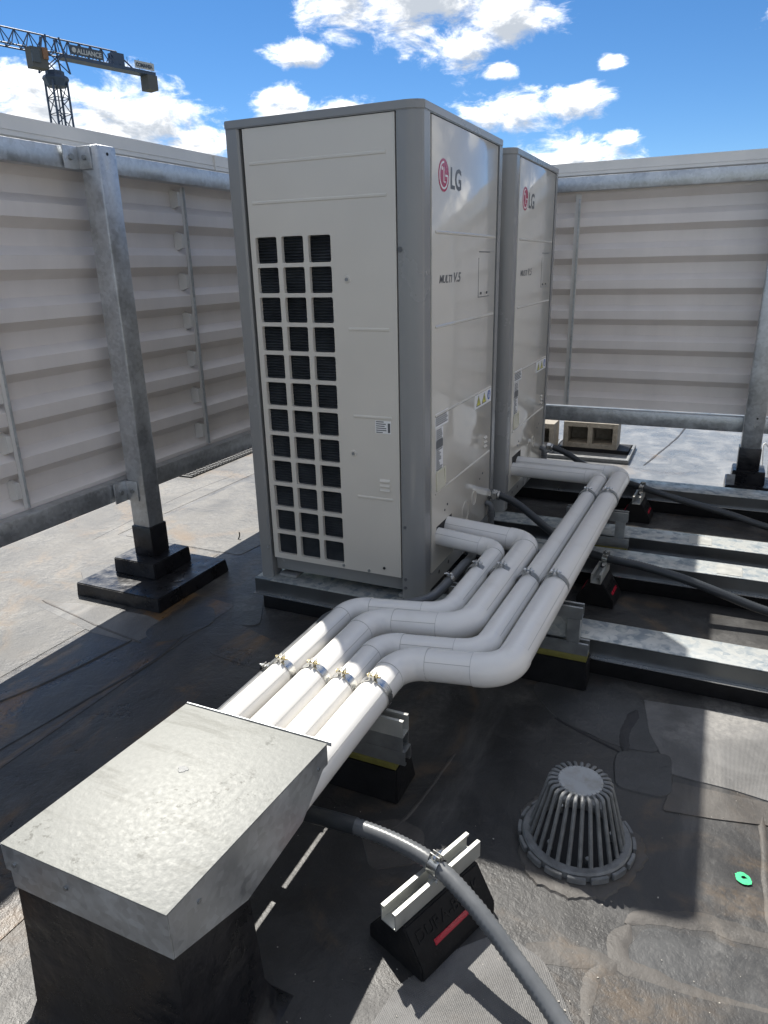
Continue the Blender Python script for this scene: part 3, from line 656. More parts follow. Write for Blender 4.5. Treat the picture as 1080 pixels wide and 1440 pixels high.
part('yellow_strip', B((-.16, -.860, -.0355), (.262, -.815, -.012), .001), 'yellow', t)
part('strut_channel', strut(NB(), -.16, .290, 'x', (-.8625, -.0115), -1), 'strut', t)
part('strut_channel', strut(NB(), -.165, .283, 'x', (-.862, .0300), -1), 'strut', t)
part('strut_channel', strut(NB(), -.17, .284, 'x', (-.8615, .0715), 1, h=.049), 'strutlight', t)
t = thing('pipe_support', 'rubber block with strut frame holding the pipes over the first rail', 'pipe support', (.4, -.1, G), 'pipe supports')
part('rubber_block', rubber_block(.12, .634, -.142, -.058, G, -.032, .006), 'rubber', t)
part('yellow_strip', B((.13, -.138, -.0315), (.628, -.08, -.008), .001), 'yellow', t)
part('strut_channel', strut(NB(), .12, .630, 'x', (-.1395, -.0075), 1), 'strut', t)
for x in (.215, .5585):
    up_ = NB(); strut(up_, .0345, .1185, 'z', (0, 0), 1); bmesh.ops.transform(up_, matrix=Matrix.Translation((x+.041, -.1375, 0)) @ Matrix.Rotation(R(0), 4, 'Z') @ Matrix.Scale(-1, 4, (1, 0, 0)), verts=up_.verts); part('upright', up_, 'strut', t)
part('strut_channel', strut(NB(), .15, .604, 'x', (-.1365, .119), 1), 'strut', t)
part('plate', B((.40, -.118, .036), (.555, -.114, .112)), 'galvbeam', t)
t = thing('pipe_support', 'rubber block with strut frame holding two pipes before the third rail', 'pipe support', (.5, .9, G), 'pipe supports')
part('rubber_block', rubber_block(.36, .642, .862, .955, G, -.032, .006), 'rubber', t)
part('yellow_strip', B((.37, .866, -.0315), (.636, .92, -.008), .001), 'yellow', t)
part('strut_channel', strut(NB(), .36, .640, 'x', (.868, -.0075), 1), 'strut', t)
for x in (.375, .578):
    up_ = NB(); strut(up_, .0345, .1135, 'z', (0, 0), 1); bmesh.ops.transform(up_, matrix=Matrix.Translation((x+.041, .870, 0)) @ Matrix.Scale(-1, 4, (1, 0, 0)), verts=up_.verts); part('upright', up_, 'strut', t)
part('strut_channel', strut(NB(), .36, .628, 'x', (.871, .114), 1), 'strut', t)

# ================================================================== CONDUIT SUPPORT BLOCKS
def roof_block(cx, cy, length, ang, label, w=.155, sl=None, hh=.105):
    t = thing('conduit_block', label, 'support block', (cx, cy, G), 'conduit support blocks')
    mt = Matrix.Translation((cx, cy, G)) @ Matrix.Rotation(ang, 4, 'Z'); L2 = length/2; hw = w/2
    pr = [(-hw, 0), (hw, 0), (hw, .03), (.027, hh), (-.027, hh), (-hw, .03)]
    rb = part('rubber_base', prism(NB(), pr, 'y', -L2, L2, .003, mt), 'rubber', t)
    k = (hh-.03); nv = Vector((k, 0, hw-.027)).normalized(); upv = Vector((.027-hw, 0, k)).normalized()
    for s in (1, -1):
        st = NB(); box(st, (-L2*.55, -.006, -.0004), (L2*.62, .006, .0014), .0004)
        base = Vector((s*(hw-.0405*(hw-.027)/k*.55), 0, .03+.55*.0405))
        rot = Matrix((Vector((0, 1, 0)), Vector((s*upv.x, 0, upv.z)), Vector((s*nv.x, 0, nv.z)))).transposed().to_4x4()
        bmesh.ops.transform(st, matrix=mt @ Matrix.Translation(base) @ rot, verts=st.verts); part('red_strip', st, 'red', t)
    # raised lettering on the sloping face, reading along the block
    fc = Vector((hw-(hw-.027)*.50, -L2*.86, .03+k*.50)); org = mt @ fc; rgt = (mt.to_3x3() @ Vector((0, 1, 0))); upd = (mt.to_3x3() @ upv)
    part('raised_lettering', text_bm('DURA-BLOK', .034, org, rgt, upd, depth=.0018, bold=.0004, width=length*.84), 'rubber', t)
    sl = sl or length*1.1
    sc = NB(); strut(sc, -sl/2, sl/2, 'y', (-.0205, hh+.0006), 1); bmesh.ops.transform(sc, matrix=mt, verts=sc.verts); part('strut_channel', sc, 'strutlight', t)
    for q in (-.32, .32):
        b = NB(); disc(b, mt @ Vector((0, q*length, hh+.0032)), (0, 0, 1), .006, .005, 6); part('strut_bolt', b, 'zinc', t)
    return mt
def conduit_clamp(p, direc, r, base_z, label, m='zinc'):
    """two-piece strut clamp round a conduit; direc = conduit direction"""
    p = Vector(p); d = Vector(direc); d.z = 0; d.normalize(); s_ = Vector((-d.y, d.x, 0)); t = thing('conduit_clamp', label, 'conduit clamp', (p.x, p.y, base_z), 'clamps on the conduits')
    for sg in (-1, 1):
        bm = NB(); pts = [(sg*.004, r+.014), (sg*.004, r+.002)]+[((r+.0012)*math.cos(a), (r+.0012)*math.sin(a)) for a in [(R(80)-R(160)*k/10 if sg > 0 else R(100)+R(160)*k/10) for k in range(11)]]+[(sg*.012, base_z-p.z)]
        oo = []
        for i, q in enumerate(pts):
            tt = (Vector(pts[min(i+1, len(pts)-1)])-Vector(pts[max(i-1, 0)])).normalized(); oo.append(tuple(Vector(q)+Vector((-tt.y, tt.x))*sg*.002))
        prism(bm, pts+oo[::-1], 'y', -.012, .012)
        bmesh.ops.transform(bm, matrix=Matrix.Translation(p) @ Matrix((s_, d, Vector((0, 0, 1)))).transposed().to_4x4(), verts=bm.verts); part('band', bm, m, t)
    b = NB(); c = p+Vector((0, 0, r+.009)); tube(b, [c-s_*.014, c+s_*.018], .0028, 8); tube(b, [c+s_*.006, c+s_*.011], .0056, 6); tube(b, [c-s_*.012, c-s_*.006], .0056, 6); part('bolt', b, 'zinc', t)
CR = .0178
roof_block(.482, -1.165, .235, R(-21), 'black rubber block with red strip and sunlit strut beside the pipe hood', sl=.268)
roof_block(.565, .585, .15, R(-4), 'black rubber block with red strip between the first and second rails', w=.15, sl=.17)
roof_block(.605, 1.69, .15, R(-3), 'black rubber block between the third and last rails', w=.15, sl=.17)

# ================================================================== CONDUITS
def conduit(pts, r, label, m='conduit', step=.0055, ridge=.0009, start=None):
    sp_ = spline(pts, step); t = thing('flexible_conduit', label, 'conduit', tuple(sp_[0]), 'grey electrical conduits')
    part('jacket', tube(NB(), sp_, r, 14, True, ridge), m, t, 60); return t
zc = G+.105+.042+CR
fr = [(.02, -1.150, .022), (.16, -1.146, .030), (.29, -1.142, .034), (.40, -1.150, .034), (.492, -1.172, .031), (.585, -1.215, .012), (.68, -1.262, -.028), (.79, -1.325, -.075), (.90, -1.42, -.108), (1.0, -1.56, -.117), (1.06, -1.75, -.118)]
cdt = conduit(fr, CR, 'grey ribbed conduit curving from under the hood across the rubber block')
part('sleeve', tube(NB(), spline(fr[:3], .01), CR+.0012, 16), 'conduitdark', cdt)
conduit_clamp((.492, -1.172, .031), (.094, -.03, 0), CR, G+.105+.036, 'bright zinc conduit clamp on the sunlit strut')
for pts, lb, cl in (
    ([(.012, .842, .186), (.06, .842, .184), (.148, .838, .150), (.294, .79, .070), (.42, .70, .035), (.58, .622, .034), (.72, .60, .030), (.88, .58, .010), (1.04, .57, -.030), (1.2, .56, -.068), (1.5, .55, -.105), (1.9, .56, -.118), (2.4, .6, -.118)], 'dark grey conduit from the grille-side unit crossing the rubber block', ((.58, .622, .034), 'zinc conduit clamp on the block between the first two rails')),
    ([(.012, 2.03, .138), (.06, 2.03, .136), (.156, 2.02, .102), (.248, 1.99, .06), (.42, 1.86, .034), (.62, 1.70, .034), (.829, 1.66, -.003), (1.039, 1.64, -.040), (1.244, 1.62, -.085), (1.5, 1.60, -.115), (2.4, 1.62, -.118)], 'dark grey conduit from the rear unit crossing the last rail', ((.62, 1.70, .034), 'zinc conduit clamp on the block before the last rail'))):
    t = conduit(pts, CR, lb, 'conduitdark')
    p = Vector(pts[0]); f = NB(); tube(f, [p+Vector((-.014, 0, 0)), p+Vector((.006, 0, 0))], .026, 8); tube(f, [p+Vector((.008, 0, 0)), p+Vector((.032, 0, -.001))], .0255, 6); tube(f, [p+Vector((.034, 0, -.001)), p+Vector((.044, 0, -.002))], .0235, 16)
    part('gland_fitting', f, 'zinc', t); conduit_clamp(cl[0], Vector(pts[6])-Vector(pts[4]), CR, G+.105+.036, cl[1])
# small rigid conduit along the inside of the pipes
lp = [(-.136, -1.44, .150), (-.136, -.62, .150), (-.134, -.47, .150), (-.06, -.37, .158), (.06, -.335, .166), (.125, -.26, .166), (.14, -.12, .166), (.14, .06, .162), (.135, .12, .15), (.10, .28, .12), (.01, .36, .12)]
lc = conduit(lp, .0165, 'slim grey conduit running beside the thin pipe nearest the grille-side unit', 'conduit', .01, 0)
conduit_clamp((-.136, -.84, .150), (0, 1, 0), .0165, .1225, 'sunlit zinc clamp on the slim conduit beside the pipes')
conduit_clamp((.14, -.105, .166), (0, 1, 0), .0165, .162, 'shaded zinc clamp on the slim conduit by the unit corner')
# elbow of whip entering the cabinet beneath the gland
for yo, lb in ((0, 'grey rigid conduit elbow dropping beneath the gland of the grille-side unit'), (1.119, 'grey rigid conduit elbow dropping beneath the gland of the rear unit')):
    t = thing('conduit_elbow', lb, 'conduit elbow', (.03, .80+yo, .02), 'conduit elbows at the units')
    part('elbow', tube(NB(), [(.0, .80+yo, .155), (.014, .80+yo, .153), (.024, .80+yo, .144), (.028, .80+yo, .128), (.028, .80+yo, .115)], .014, 14), 'conduit', t)
    part('coupling', tube(NB(), [(.028, .80+yo, .118), (.028, .80+yo, .092)], .0185, 14), 'conduit', t)
    part('riser', tube(NB(), [(.028, .80+yo, .091), (.028, .80+yo, G+.002)], .0135, 14), 'conduit', t)
    part('foot_strap', B((.008, .78+yo, G+.0005), (.048, .82+yo, G+.006), .001), 'strut', t)

# ================================================================== PIPE HOOD AND CURB
ZT = .30
def hq(x, y):   # the sheet metal hood sits slightly out of square
    k = (y+1.668)/.455; return x+.027*k
hood = thing('pipe_hood', 'weathered galvanised sheet-metal hood over the pipe entry', 'pipe hood', (.07, -1.44, .17))
def hoodbox(x0, x1, y0, y1, z0, z1, bev=0):
    bm = B((x0, y0, z0), (x1, y1, z1), bev)
    for v in bm.verts: v.co.x = hq(v.co.x, v.co.y)
    return bm
part('top_sheet', hoodbox(-.1155, .2445, -1.667, -1.214, ZT-.0025, ZT, .0012), 'galvtop', hood)
sp0 = NB(); c0 = onz(257, 1082, ZT); vv = [(c0.x+.011*(1+.25*math.sin(3*a)+random.uniform(-.12, .12))*math.cos(a), c0.y+.009*(1+random.uniform(-.15, .15))*math.sin(a)) for a in [2*math.pi*i/30 for i in range(30)]]
sheet(sp0, vv, ZT, .0009); part('sealant_spot', sp0, 'castiron', hood)
part('front_lip', hoodbox(-.1150, .2440, -1.6665, -1.6645, ZT-.056, ZT-.003), 'galv', hood)
part('side_lip', hoodbox(.2420, .2440, -1.664, -1.216, ZT-.05, ZT-.003), 'galv', hood)
part('side_lip', hoodbox(-.1150, -.1130, -1.664, -1.216, ZT-.05, ZT-.003), 'galv', hood)
part('front_skirt', hoodbox(-.111, .2400, -1.662, -1.660, ZT-.098, ZT-.004), 'galv', hood)
for x in (.2385, -.111):
    bm = NB(); pts = [(-1.6595, ZT-.004), (-1.219, ZT-.004), (-1.222, ZT-.05), (-1.31, ZT-.122), (-1.485, ZT-.150), (-1.6595, ZT-.098)]
    prism(bm, pts, 'x', x, x+.0018)
    for v in bm.verts: v.co.x = hq(v.co.x, v.co.y)
    part('side_skirt', bm, 'galv', hood)
part('rear_edge', hoodbox(-.113, .252, -1.2135, -1.2115, ZT-.006, ZT+.0035), 'galv', hood)
for p, d in (((.03, -1.6668, .262), (0, -1, 0)), ((.2470, -1.60, .262), (1, 0, 0)), ((.268, -1.25, .262), (1, 0, 0)), ((-.09, -1.6668, .262), (0, -1, 0))):
    part('screw', disc(NB(), p, d, .0045, .003, 6), 'strut', hood)
curb = thing('roof_curb', 'black flashed roof curb under the galvanised hood', 'roof curb', (.07, -1.56, G))
cb = NB(); ring_ = [(-.105, -1.657), (.236, -1.657), (.240, -1.474), (-.10, -1.474)]; rows = []
for z, e in ((G, .05), (G+.02, .028), (G+.07, .012), (.1, .004), (.205, .002)):
    row = []
    cx_, cy_ = .067, -1.565
    for i in range(4):
        a, b = Vector(ring_[i]), Vector(ring_[(i+1) % 4])
        for k in range(8):
            p = a.lerp(b, k/8); dirx = 1 if p.x > cx_ else -1; n_ = [(0, -1), (1, 0), (0, 1), (-1, 0)][i]
            q = p+Vector(n_)*e+Vector((random.uniform(-.002, .002), random.uniform(-.002, .002)))
            if k == 0: m_ = [(-1, 0), (0, -1), (1, 0), (0, 1)][i]; q += Vector(m_)*e
            row.append(cb.verts.new((q.x, q.y, z)))
    rows.append(row)
for a, b in zip(rows, rows[1:]):
    for k in range(32): cb.faces.new((a[k], a[(k+1) % 32], b[(k+1) % 32], b[k]))
cb.faces.new(rows[-1]); part('flashing', cb, 'flash', curb, 60)

# ================================================================== ROOF DRAIN
dc = Vector((.722, -.805, G)); dr = thing('roof_drain', 'grey cast dome strainer of the roof drain in dark membrane', 'roof drain', tuple(dc))
st_ = NB(); n = 140; vo = []
for i in range(n):
    a = 2*math.pi*i/n; rr = .152+.012*math.sin(3*a+1)+.004*math.sin(5*a+.6)+.0025*math.sin(13*a+2)+.002*math.sin(29*a)+random.uniform(-.0025, .0025)+.028*max(0, math.sin((a-3.9)*1.35) if 3.9 < a < 6.2 else 0); vo.append((dc.x+rr*math.cos(a), dc.y+rr*math.sin(a)))
sheet(st_, vo, G, .0045); part('silt_collar', st_, 'roof4', dr)
part('sump', disc(NB(), dc+Vector((0, 0, .0052)), (0, 0, 1), .105, .0012, 40), 'dark', dr)
rg = NB(); N_ = 48; prof = [(.131, .006), (.131, .022), (.127, .027), (.112, .027), (.108, .022), (.108, .006)]
rows = [[rg.verts.new((dc.x+r*math.cos(2*math.pi*i/N_), dc.y+r*math.sin(2*math.pi*i/N_), G+z)) for r, z in prof] for i in range(N_)]
for i in range(N_):
    for k in range(len(prof)): rg.faces.new((rows[i][k], rows[(i+1) % N_][k], rows[(i+1) % N_][(k+1) % len(prof)], rows[i][(k+1) % len(prof)]))
part('base_ring', rg, 'castiron', dr)
for i in range(16):      # clamping ring lugs
    a0 = 2*math.pi*(i+.08)/16; a1 = 2*math.pi*(i+.86)/16; bm = NB(); pts = []
    for r_ in (.1325, .141): pts.append([(dc.x+r_*math.cos(a0+(a1-a0)*k/4), dc.y+r_*math.sin(a0+(a1-a0)*k/4)) for k in range(5)])
    prism(bm, pts[0]+pts[1][::-1], 'z', G+.005, G+.021, .0012); part('ring_lug', bm, 'castiron', dr)
NBAR = 27; top = .178
for i in range(NBAR):
    a = 2*math.pi*(i+.3)/NBAR; cs, sn = math.cos(a), math.sin(a)
    def at(r, z): return (dc.x+r*cs, dc.y+r*sn, G+z)
    q = [at(.112, .020), at(.0745, top-.012), at(.0725, top-.004), at(.067, top), at(.047, top+.0005)]
    part('bar', tube(NB(), q, [.0054, .0048, .0050, .0048, .0044], 7), 'castiron', dr, 50)
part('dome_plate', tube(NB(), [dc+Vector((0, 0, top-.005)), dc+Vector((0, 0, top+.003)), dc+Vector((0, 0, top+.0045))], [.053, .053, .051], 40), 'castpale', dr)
for a, r in ((.3, .085), (2.2, .09), (4.0, .08), (5.2, .088)):
    part('clamp_bolt', disc(NB(), dc+Vector((r*math.cos(a), r*math.sin(a), .009)), (0, 0, 1), .007, .022, 6), 'strut', dr)

# ================================================================== SCREEN FENCES
def corr_profile(zlo, zhi, front, back):
    """list of (depth, z) of the ribbed sheet, top to bottom"""
    pts = []; zb = 1.413+.368
    pts.append((back, zhi))
    while zb > zlo-.2:
        seq = [(back, zb+.084), (front, zb+.050), (front, zb), (back, zb-.038)]
        pts += [q for q in seq if zlo < q[1] < zhi]; zb -= .184
    pts.append((pts[-1][0], zlo)); return pts
def ribbed(along0, along1, axis, fr_, bk_):
    bm = NB(); pr = corr_profile(.30, 1.72, fr_, bk_); sg = 1 if bk_ > fr_ else -1
    bkp = [(d+sg*.0014, z) for d, z in pr]
    if axis == 'y': prism(bm, pr+bkp[::-1], 'y', along0, along1)
    else: prism(bm, pr+bkp[::-1], 'x', along0, along1)
    return bm
fen = thing('screen_fence', 'taupe ribbed steel screen fence on the side of the grille, with galvanised rails', 'screen fence', (-1.45, 0, G))
YS = [-3.81, -2.69, -1.57, -.455, .668, 1.79, 2.52]
for a, b in zip(YS, YS[1:]):
    part('ribbed_panel', ribbed(a, b, 'y', -1.478, -1.526), 'fence', fen, 20)
YA, YB = -3.8, 2.52
part('top_rail', B((-1.470, YA, 1.587), (-1.415, YB, 1.662), .003), 'galv', fen)
part('bottom_rail', B((-1.470, YA, .262), (-1.415, YB, .345), .003), 'galv', fen)
part('cap_trim', prism(NB(), [(-1.4765, 1.674), (-1.470, 1.680), (-1.477, 1.748), (-1.56, 1.752), (-1.565, 1.60), (-1.56, 1.60), (-1.556, 1.745), (-1.488, 1.742)], 'y', YA, YB), 'fencecap', fen)
part('cap_fold', prism(NB(), [(-1.4708, 1.6965), (-1.4685, 1.6975), (-1.4708, 1.6985)], 'y', YA, YB), 'fencecap', fen)
for y in YS[1:-1]:
    s = part('seam_strip', B((-1.4765, y-.011, .350), (-1.4745, y+.013, 1.580)), 'fencecap', fen)
    part('strip_edge', B((-1.4743, y+.004, .350), (-1.462, y+.006, 1.580)), 'galv', s)
    for k in range(8):
        zz = 1.413+.184-.069-.184*k
        if .36 < zz < 1.58: part('closure_tab', prism(NB(), [(-1.4775, zz-.03), (-1.4775, zz+.03), (-1.525, zz+.045), (-1.525, zz-.045)], 'y', y-.030, y-.012), 'fencecap', s)
part('seam_strip', B((-1.4765, .935, 1.676), (-1.4655, .945, 1.745)), 'fencecap', fen)
def post(parent, x0, x1, y0, y1, ztop, axis, side):
    p = part('post', B((x0, y0, .12), (x1, y1, ztop), .008), 'galv', parent)
    part('post_boot', B((x0-.006, y0-.006, -.005), (x1+.006, y1+.006, .135), .006), 'flash', p)
    cx_, cy_ = (x0+x1)/2, (y0+y1)/2
    if axis == 'y':
        for z0, z1 in ((1.585, 1.665), (.255, .345)):
            part('bracket', B((x0-.006, y0-.075, z0), (x0+.0, y0+.001, z1), .001), 'galv', p)
            part('bracket', B((x0, y0-.0065, z0), (x0+.062, y0-.0005, z1), .001), 'galv', p)
            part('bolt', disc(NB(), (x0, y0-.045, (z0+z1)/2), (1, 0, 0), .011, .012, 6), 'strut', p)
            part('bolt', disc(NB(), (x0+.034, y0-.0065, (z0+z1)/2), (0, -1, 0), .009, .009, 6), 'strut', p)
        part('drain_hole', disc(NB(), (x1, cy_, ztop-.03), (1, 0, 0), .006, .0008, 12), 'dark', p)
    else:
        for z in (.27, 1.60):
            part('bolt', disc(NB(), (cx_+.005, y0, z), (0, -1, 0), .008, .005, 6), 'strut', p)
            part('drain_hole', disc(NB(), (cx_+.012, y0, z+.045), (0, -1, 0), .006, .0008, 12), 'dark', p)
    return p
for yc in (.045, -2.2, 2.33):
    post(fen, -1.400, -1.304, yc-.048, yc+.048, 1.668, 'y', 1)
    if yc < 2:
        part('base_block', rubber_block(-1.472, -1.232, yc-.125, yc+.118, -.076, -.004, .002), 'flash', fen)
        part('base_pad', rubber_block(-1.555, -1.085, yc-.28, yc+.20, G, -.0765, .012), 'flash', fen)
fb_ = thing('screen_fence', 'taupe ribbed steel screen fence across the rear behind both units', 'screen fence', (0, 2.55, G))
XS = [-1.40, -1.10, .022, 1.14, 2.26, 2.95]
for a, b in zip(XS, XS[1:]): part('ribbed_panel', ribbed(a, b, 'x', 2.568, 2.616), 'fence', fb_, 20)
part('top_rail', B((-1.40, 2.505, 1.612), (2.95, 2.56, 1.692), .003), 'galv', fb_)
part('bottom_rail', B((-1.40, 2.505, .205), (2.95, 2.56, .297), .003), 'galv', fb_)
part('cap_trim', prism(NB(), [(2.568, 1.700), (2.560, 1.706), (2.572, 1.776), (2.65, 1.780), (2.655, 1.63), (2.65, 1.63), (2.646, 1.773), (2.578, 1.770)], 'x', -1.46, 2.95), 'fencecap', fb_)
part('cap_fold', prism(NB(), [(2.5612, 1.7225), (2.559, 1.7235), (2.5612, 1.7245)], 'x', -1.46, 2.95), 'fencecap', fb_)
for x in XS[1:-1]:
    s = part('seam_strip', B((x-.018, 2.5635, .300), (x+.016, 2.566, 1.600)), 'fencecap', fb_)
    part('strip_edge', B((x+.004, 2.548, .310), (x+.014, 2.5633, 1.57)), 'galv', s)
post(fb_, 1.098, 1.208, 2.395, 2.5, 1.70, 'x', 1); post(fb_, -.62, -.51, 2.395, 2.5, 1.70, 'x', 1)
for xc in (1.153,):
    part('base_pad', rubber_block(xc-.115, xc+.20, 2.33, 2.60, G, -.085, .006), 'flash', fb_)
    part('base_block', rubber_block(xc-.085, xc+.10, 2.37, 2.55, -.0845, .0, .004), 'flash', fb_)
part('base_angle', B((1.043, 2.345, -.084), (1.090, 2.349, -.02)), 'galv', fb_)

fr_ = thing('screen_fence', 'unseen taupe ribbed screen fence added opposite the grille to bounce sunlight', 'screen fence', (2.920, 0, G))  # added out of view, bounces sunlight onto the unit fronts
for a, b in zip(YS, YS[1:]): part('ribbed_panel', ribbed(a, b, 'y', 2.968, 3.016), 'fence', fr_, 20)
part('top_rail', B((2.910, YA, 1.612), (2.960, 2.5, 1.692), .003), 'galv', fr_)
part('bottom_rail', B((2.910, YA, .205), (2.960, 2.5, .297), .003), 'galv', fr_)
part('cap_trim', prism(NB(), [(2.968, 1.700), (2.960, 1.706), (2.972, 1.776), (3.050, 1.780), (3.055, 1.63), (3.050, 1.63), (3.046, 1.773), (2.978, 1.770)], 'y', YA, 2.56), 'fencecap', fr_)
for yc in (-2.2, .2): post(fr_, 2.800, 2.900, yc-.05, yc+.05, 1.70, 'x', 1); part('base_pad', rubber_block(2.700, 3.000, yc-.2, yc+.2, G, -.02, .01), 'flash', fr_)

# ================================================================== CONCRETE BLOCKS AND PALLET FRAMES
def cmu(x0, y0, z0, label, rot=0):
    t = NB(); L, Dp, Hh = .39, .19, .19; xs = [0, .034, .178, .212, .356, .39]; zs = [0, .034, .156, .19]
    for y in (0, Dp):
        for i in range(5):
            for k in range(3):
                if k == 1 and i in (1, 3): continue
                t.faces.new([t.verts.new((q[0], y, q[1])) for q in ((xs[i], zs[k]), (xs[i+1], zs[k]), (xs[i+1], zs[k+1]), (xs[i], zs[k+1]))])
    def wall(a, b): t.faces.new([t.verts.new(q) for q in ((a[0], 0, a[1]), (b[0], 0, b[1]), (b[0], Dp, b[1]), (a[0], Dp, a[1]))])
    for a, b in (((0, 0), (L, 0)), ((L, 0), (L, Hh)), ((L, Hh), (0, Hh)), ((0, Hh), (0, 0))): wall(a, b)
    for i in (1, 3):
        q = [(xs[i], zs[1]), (xs[i+1], zs[1]), (xs[i+1], zs[2]), (xs[i], zs[2])]
        for k in range(4): wall(q[k], q[(k+1) % 4])
    # cores are blind: the web closes them half way
    for i in (1, 3): t.faces.new([t.verts.new((a, Dp*.96, b)) for a, b in ((xs[i], zs[1]), (xs[i+1], zs[1]), (xs[i+1], zs[2]), (xs[i], zs[2]))])
    bmesh.ops.remove_doubles(t, verts=t.verts, dist=.0005)
    mt = Matrix.Translation((x0, y0, z0)) @ Matrix.Rotation(rot, 4, 'Z'); bmesh.ops.transform(t, matrix=mt, verts=t.verts)
    return solo('concrete_block', t, 'cmu', label, 'concrete block', (x0+L/2, y0+.09, z0), 'concrete blocks by the rear screen')
cmu(-.075, 3.06, G+.034, 'two-cell concrete block on a steel tray behind the rear screen')
cmu(-.51, 2.93, G+.034, 'concrete block half hidden by the corner of the rear unit', 0)
for x0, x1, lb in ((-.14, .43, 'flat steel tray beneath the two-cell concrete block'), (-.60, -.145, 'flat steel tray beneath the half hidden concrete block')):
    t = thing('steel_tray', lb, 'tray', ((x0+x1)/2, 3.03, G), 'steel trays under the concrete blocks')
    part('plate', B((x0, 2.80, G+.001), (x1, 3.30, G+.006)), 'castiron', t)
    for lo, hi in (((x0, 2.80), (x1, 2.82)), ((x0, 3.28), (x1, 3.30)), ((x0, 2.82), (x0+.02, 3.28)), ((x1-.02, 2.82), (x1, 3.28))): part('rim', B((lo[0], lo[1], G+.0065), (hi[0], hi[1], G+.03), .002), 'castiron', t)
    part('plate', B((x0+.03, 3.05, G+.0065), (x1-.03, 3.26, G+.0335)), 'rubber', t)
# walkway pad under the left screen
wp = thing('walkway_pad', 'studded rubber walkway pad on pale roof beneath the side screen', 'walkway pad', (-2.45, 1.85, G))
part('pad', B((-2.78, 1.45, G+.002), (-2.28, 2.45, G+.012), .003), 'studrubber', wp)
sb = NB()
for i in range(14):
    for k in range(27):
        x, y = -2.76+i*.035, 1.47+k*.036; box(sb, (x, y, G+.0122), (x+.02, y+.02, G+.018))
so_ = part('studs', sb, 'studrubber', wp); so_['kind'] = 'stuff'
# loose white wire at the foot of the rear post
lw = solo('bent_wire', tube(NB(), spline([(1.26, 2.62, G+.004), (1.245, 2.66, -.02), (1.24, 2.70, .10), (1.275, 2.70, .06), (1.285, 2.70, -.08), (1.30, 2.72, G+.004)], .01), .005, 8), 'white', 'thin white bent rod leaning beside the rear screen post', 'rod', (1.26, 2.66, G))
cu_ = B((0, 0, 0), (.006, .03, .03)); bmesh.ops.translate(cu_, vec=onz(335, 759, G), verts=cu_.verts); q = onz(335, 759, G)
solo('dry_twig', tube(NB(), [q, q+Vector((.004, .01, .02)), q+Vector((-.004, .02, .034))], .0035, 6), 'rubber', 'tiny dark twig on the pale roof beside the unit corner', 'twig', tuple(q))

# ================================================================== TOWER CRANE
DC = 90.0
def far(px, py, d=DC):
    v = ray(px, py); return CAM+v*(d/math.hypot(v.x, v.y))
base = far(87.5, 172); cr = thing('tower_crane', 'dark blue tower crane with sign boards rising beyond the side screen', 'crane', (base.x, base.y, -18), None)
jd = (onz(215, 101, 22.3)-onz(0, 57, 22.3)); jd.z = 0; jd.normalize(); js = Vector((-jd.y, jd.x, 0))
zr = far(86, 112).z; zb = far(90, 77).z
ax = Vector((base.x, base.y, 0))
def bar(bm, a, b, r=.06): return tube(bm, [a, b], r, 5, False)
mw = .78
ms = NB(); cs_ = [ax+jd*sx*mw+js*sy*mw for sx, sy in ((-1, -1), (1, -1), (1, 1), (-1, 1))]
for c_ in cs_: bar(ms, c_+Vector((0, 0, -18)), c_+Vector((0, 0, zr-.2)), .12)
k = 0; z = zr-.3
while z > -18:
    z2 = z-1.45
    for i in range(4):
        a, b = cs_[i], cs_[(i+1) % 4]
        if k % 2: a, b = b, a
        bar(ms, a+Vector((0, 0, z)), b+Vector((0, 0, z2)), .05); bar(ms, cs_[i]+Vector((0, 0, z)), cs_[(i+1) % 4]+Vector((0, 0, z)), .045)
    bar(ms, ax+Vector((0, 0, z)), ax+Vector((0, 0, z2)), .07)
    z = z2; k += 1
part('mast', ms, 'crane', cr)
sl_ = NB(); tube(sl_, [ax+Vector((0, 0, zr-.7)), ax+Vector((0, 0, zr)), ax+Vector((0, 0, zr+.25))], [.95, 1.3, 1.2], 8); tube(sl_, [ax+Vector((0, 0, zr+.25)), ax+Vector((0, 0, zr+.7))], .9, 8); part('slewing_ring', sl_, 'crane', cr)
hd_ = NB(); th = zb+1.48
for sx, sy in ((-1, -1), (1, -1), (1, 1), (-1, 1)):
    bar(hd_, ax+jd*sx*1.2+js*sy*.9+Vector((0, 0, zr+.5)), ax+jd*sx*.7+js*sy*.5+Vector((0, 0, th)), .1)
    bar(hd_, ax+jd*sx*1.2+js*sy*.9+Vector((0, 0, zr+.5)), ax-jd*sx*.9+js*sy*.7+Vector((0, 0, zb)), .06)
part('tower_head', hd_, 'crane', cr)
def truss(a0, a1, hw, ht, n, ml):
    bm = NB()
    def P_(t, s, z): return ax+jd*t+js*s+Vector((0, 0, zb+z))
    for s in (-hw, hw): bar(bm, P_(a0, s, 0), P_(a1, s, 0), ml)
    bar(bm, P_(a0, 0, ht), P_(a1, 0, ht), ml)
    d = (a1-a0)/n
    for i in range(n):
        for s in (-hw, hw):
            bar(bm, P_(a0+i*d, s, 0), P_(a0+(i+.5)*d, 0, ht), .055); bar(bm, P_(a0+(i+.5)*d, 0, ht), P_(a0+(i+1)*d, s, 0), .055)
        bar(bm, P_(a0+i*d, -hw, 0), P_(a0+i*d, hw, 0), .05)
    return bm
part('jib', truss(-34, -.02, .62, 1.5, 24, .085), 'crane', cr)
part('counter_jib', truss(.02, 7.4, .62, 1.45, 6, .085), 'crane', cr)
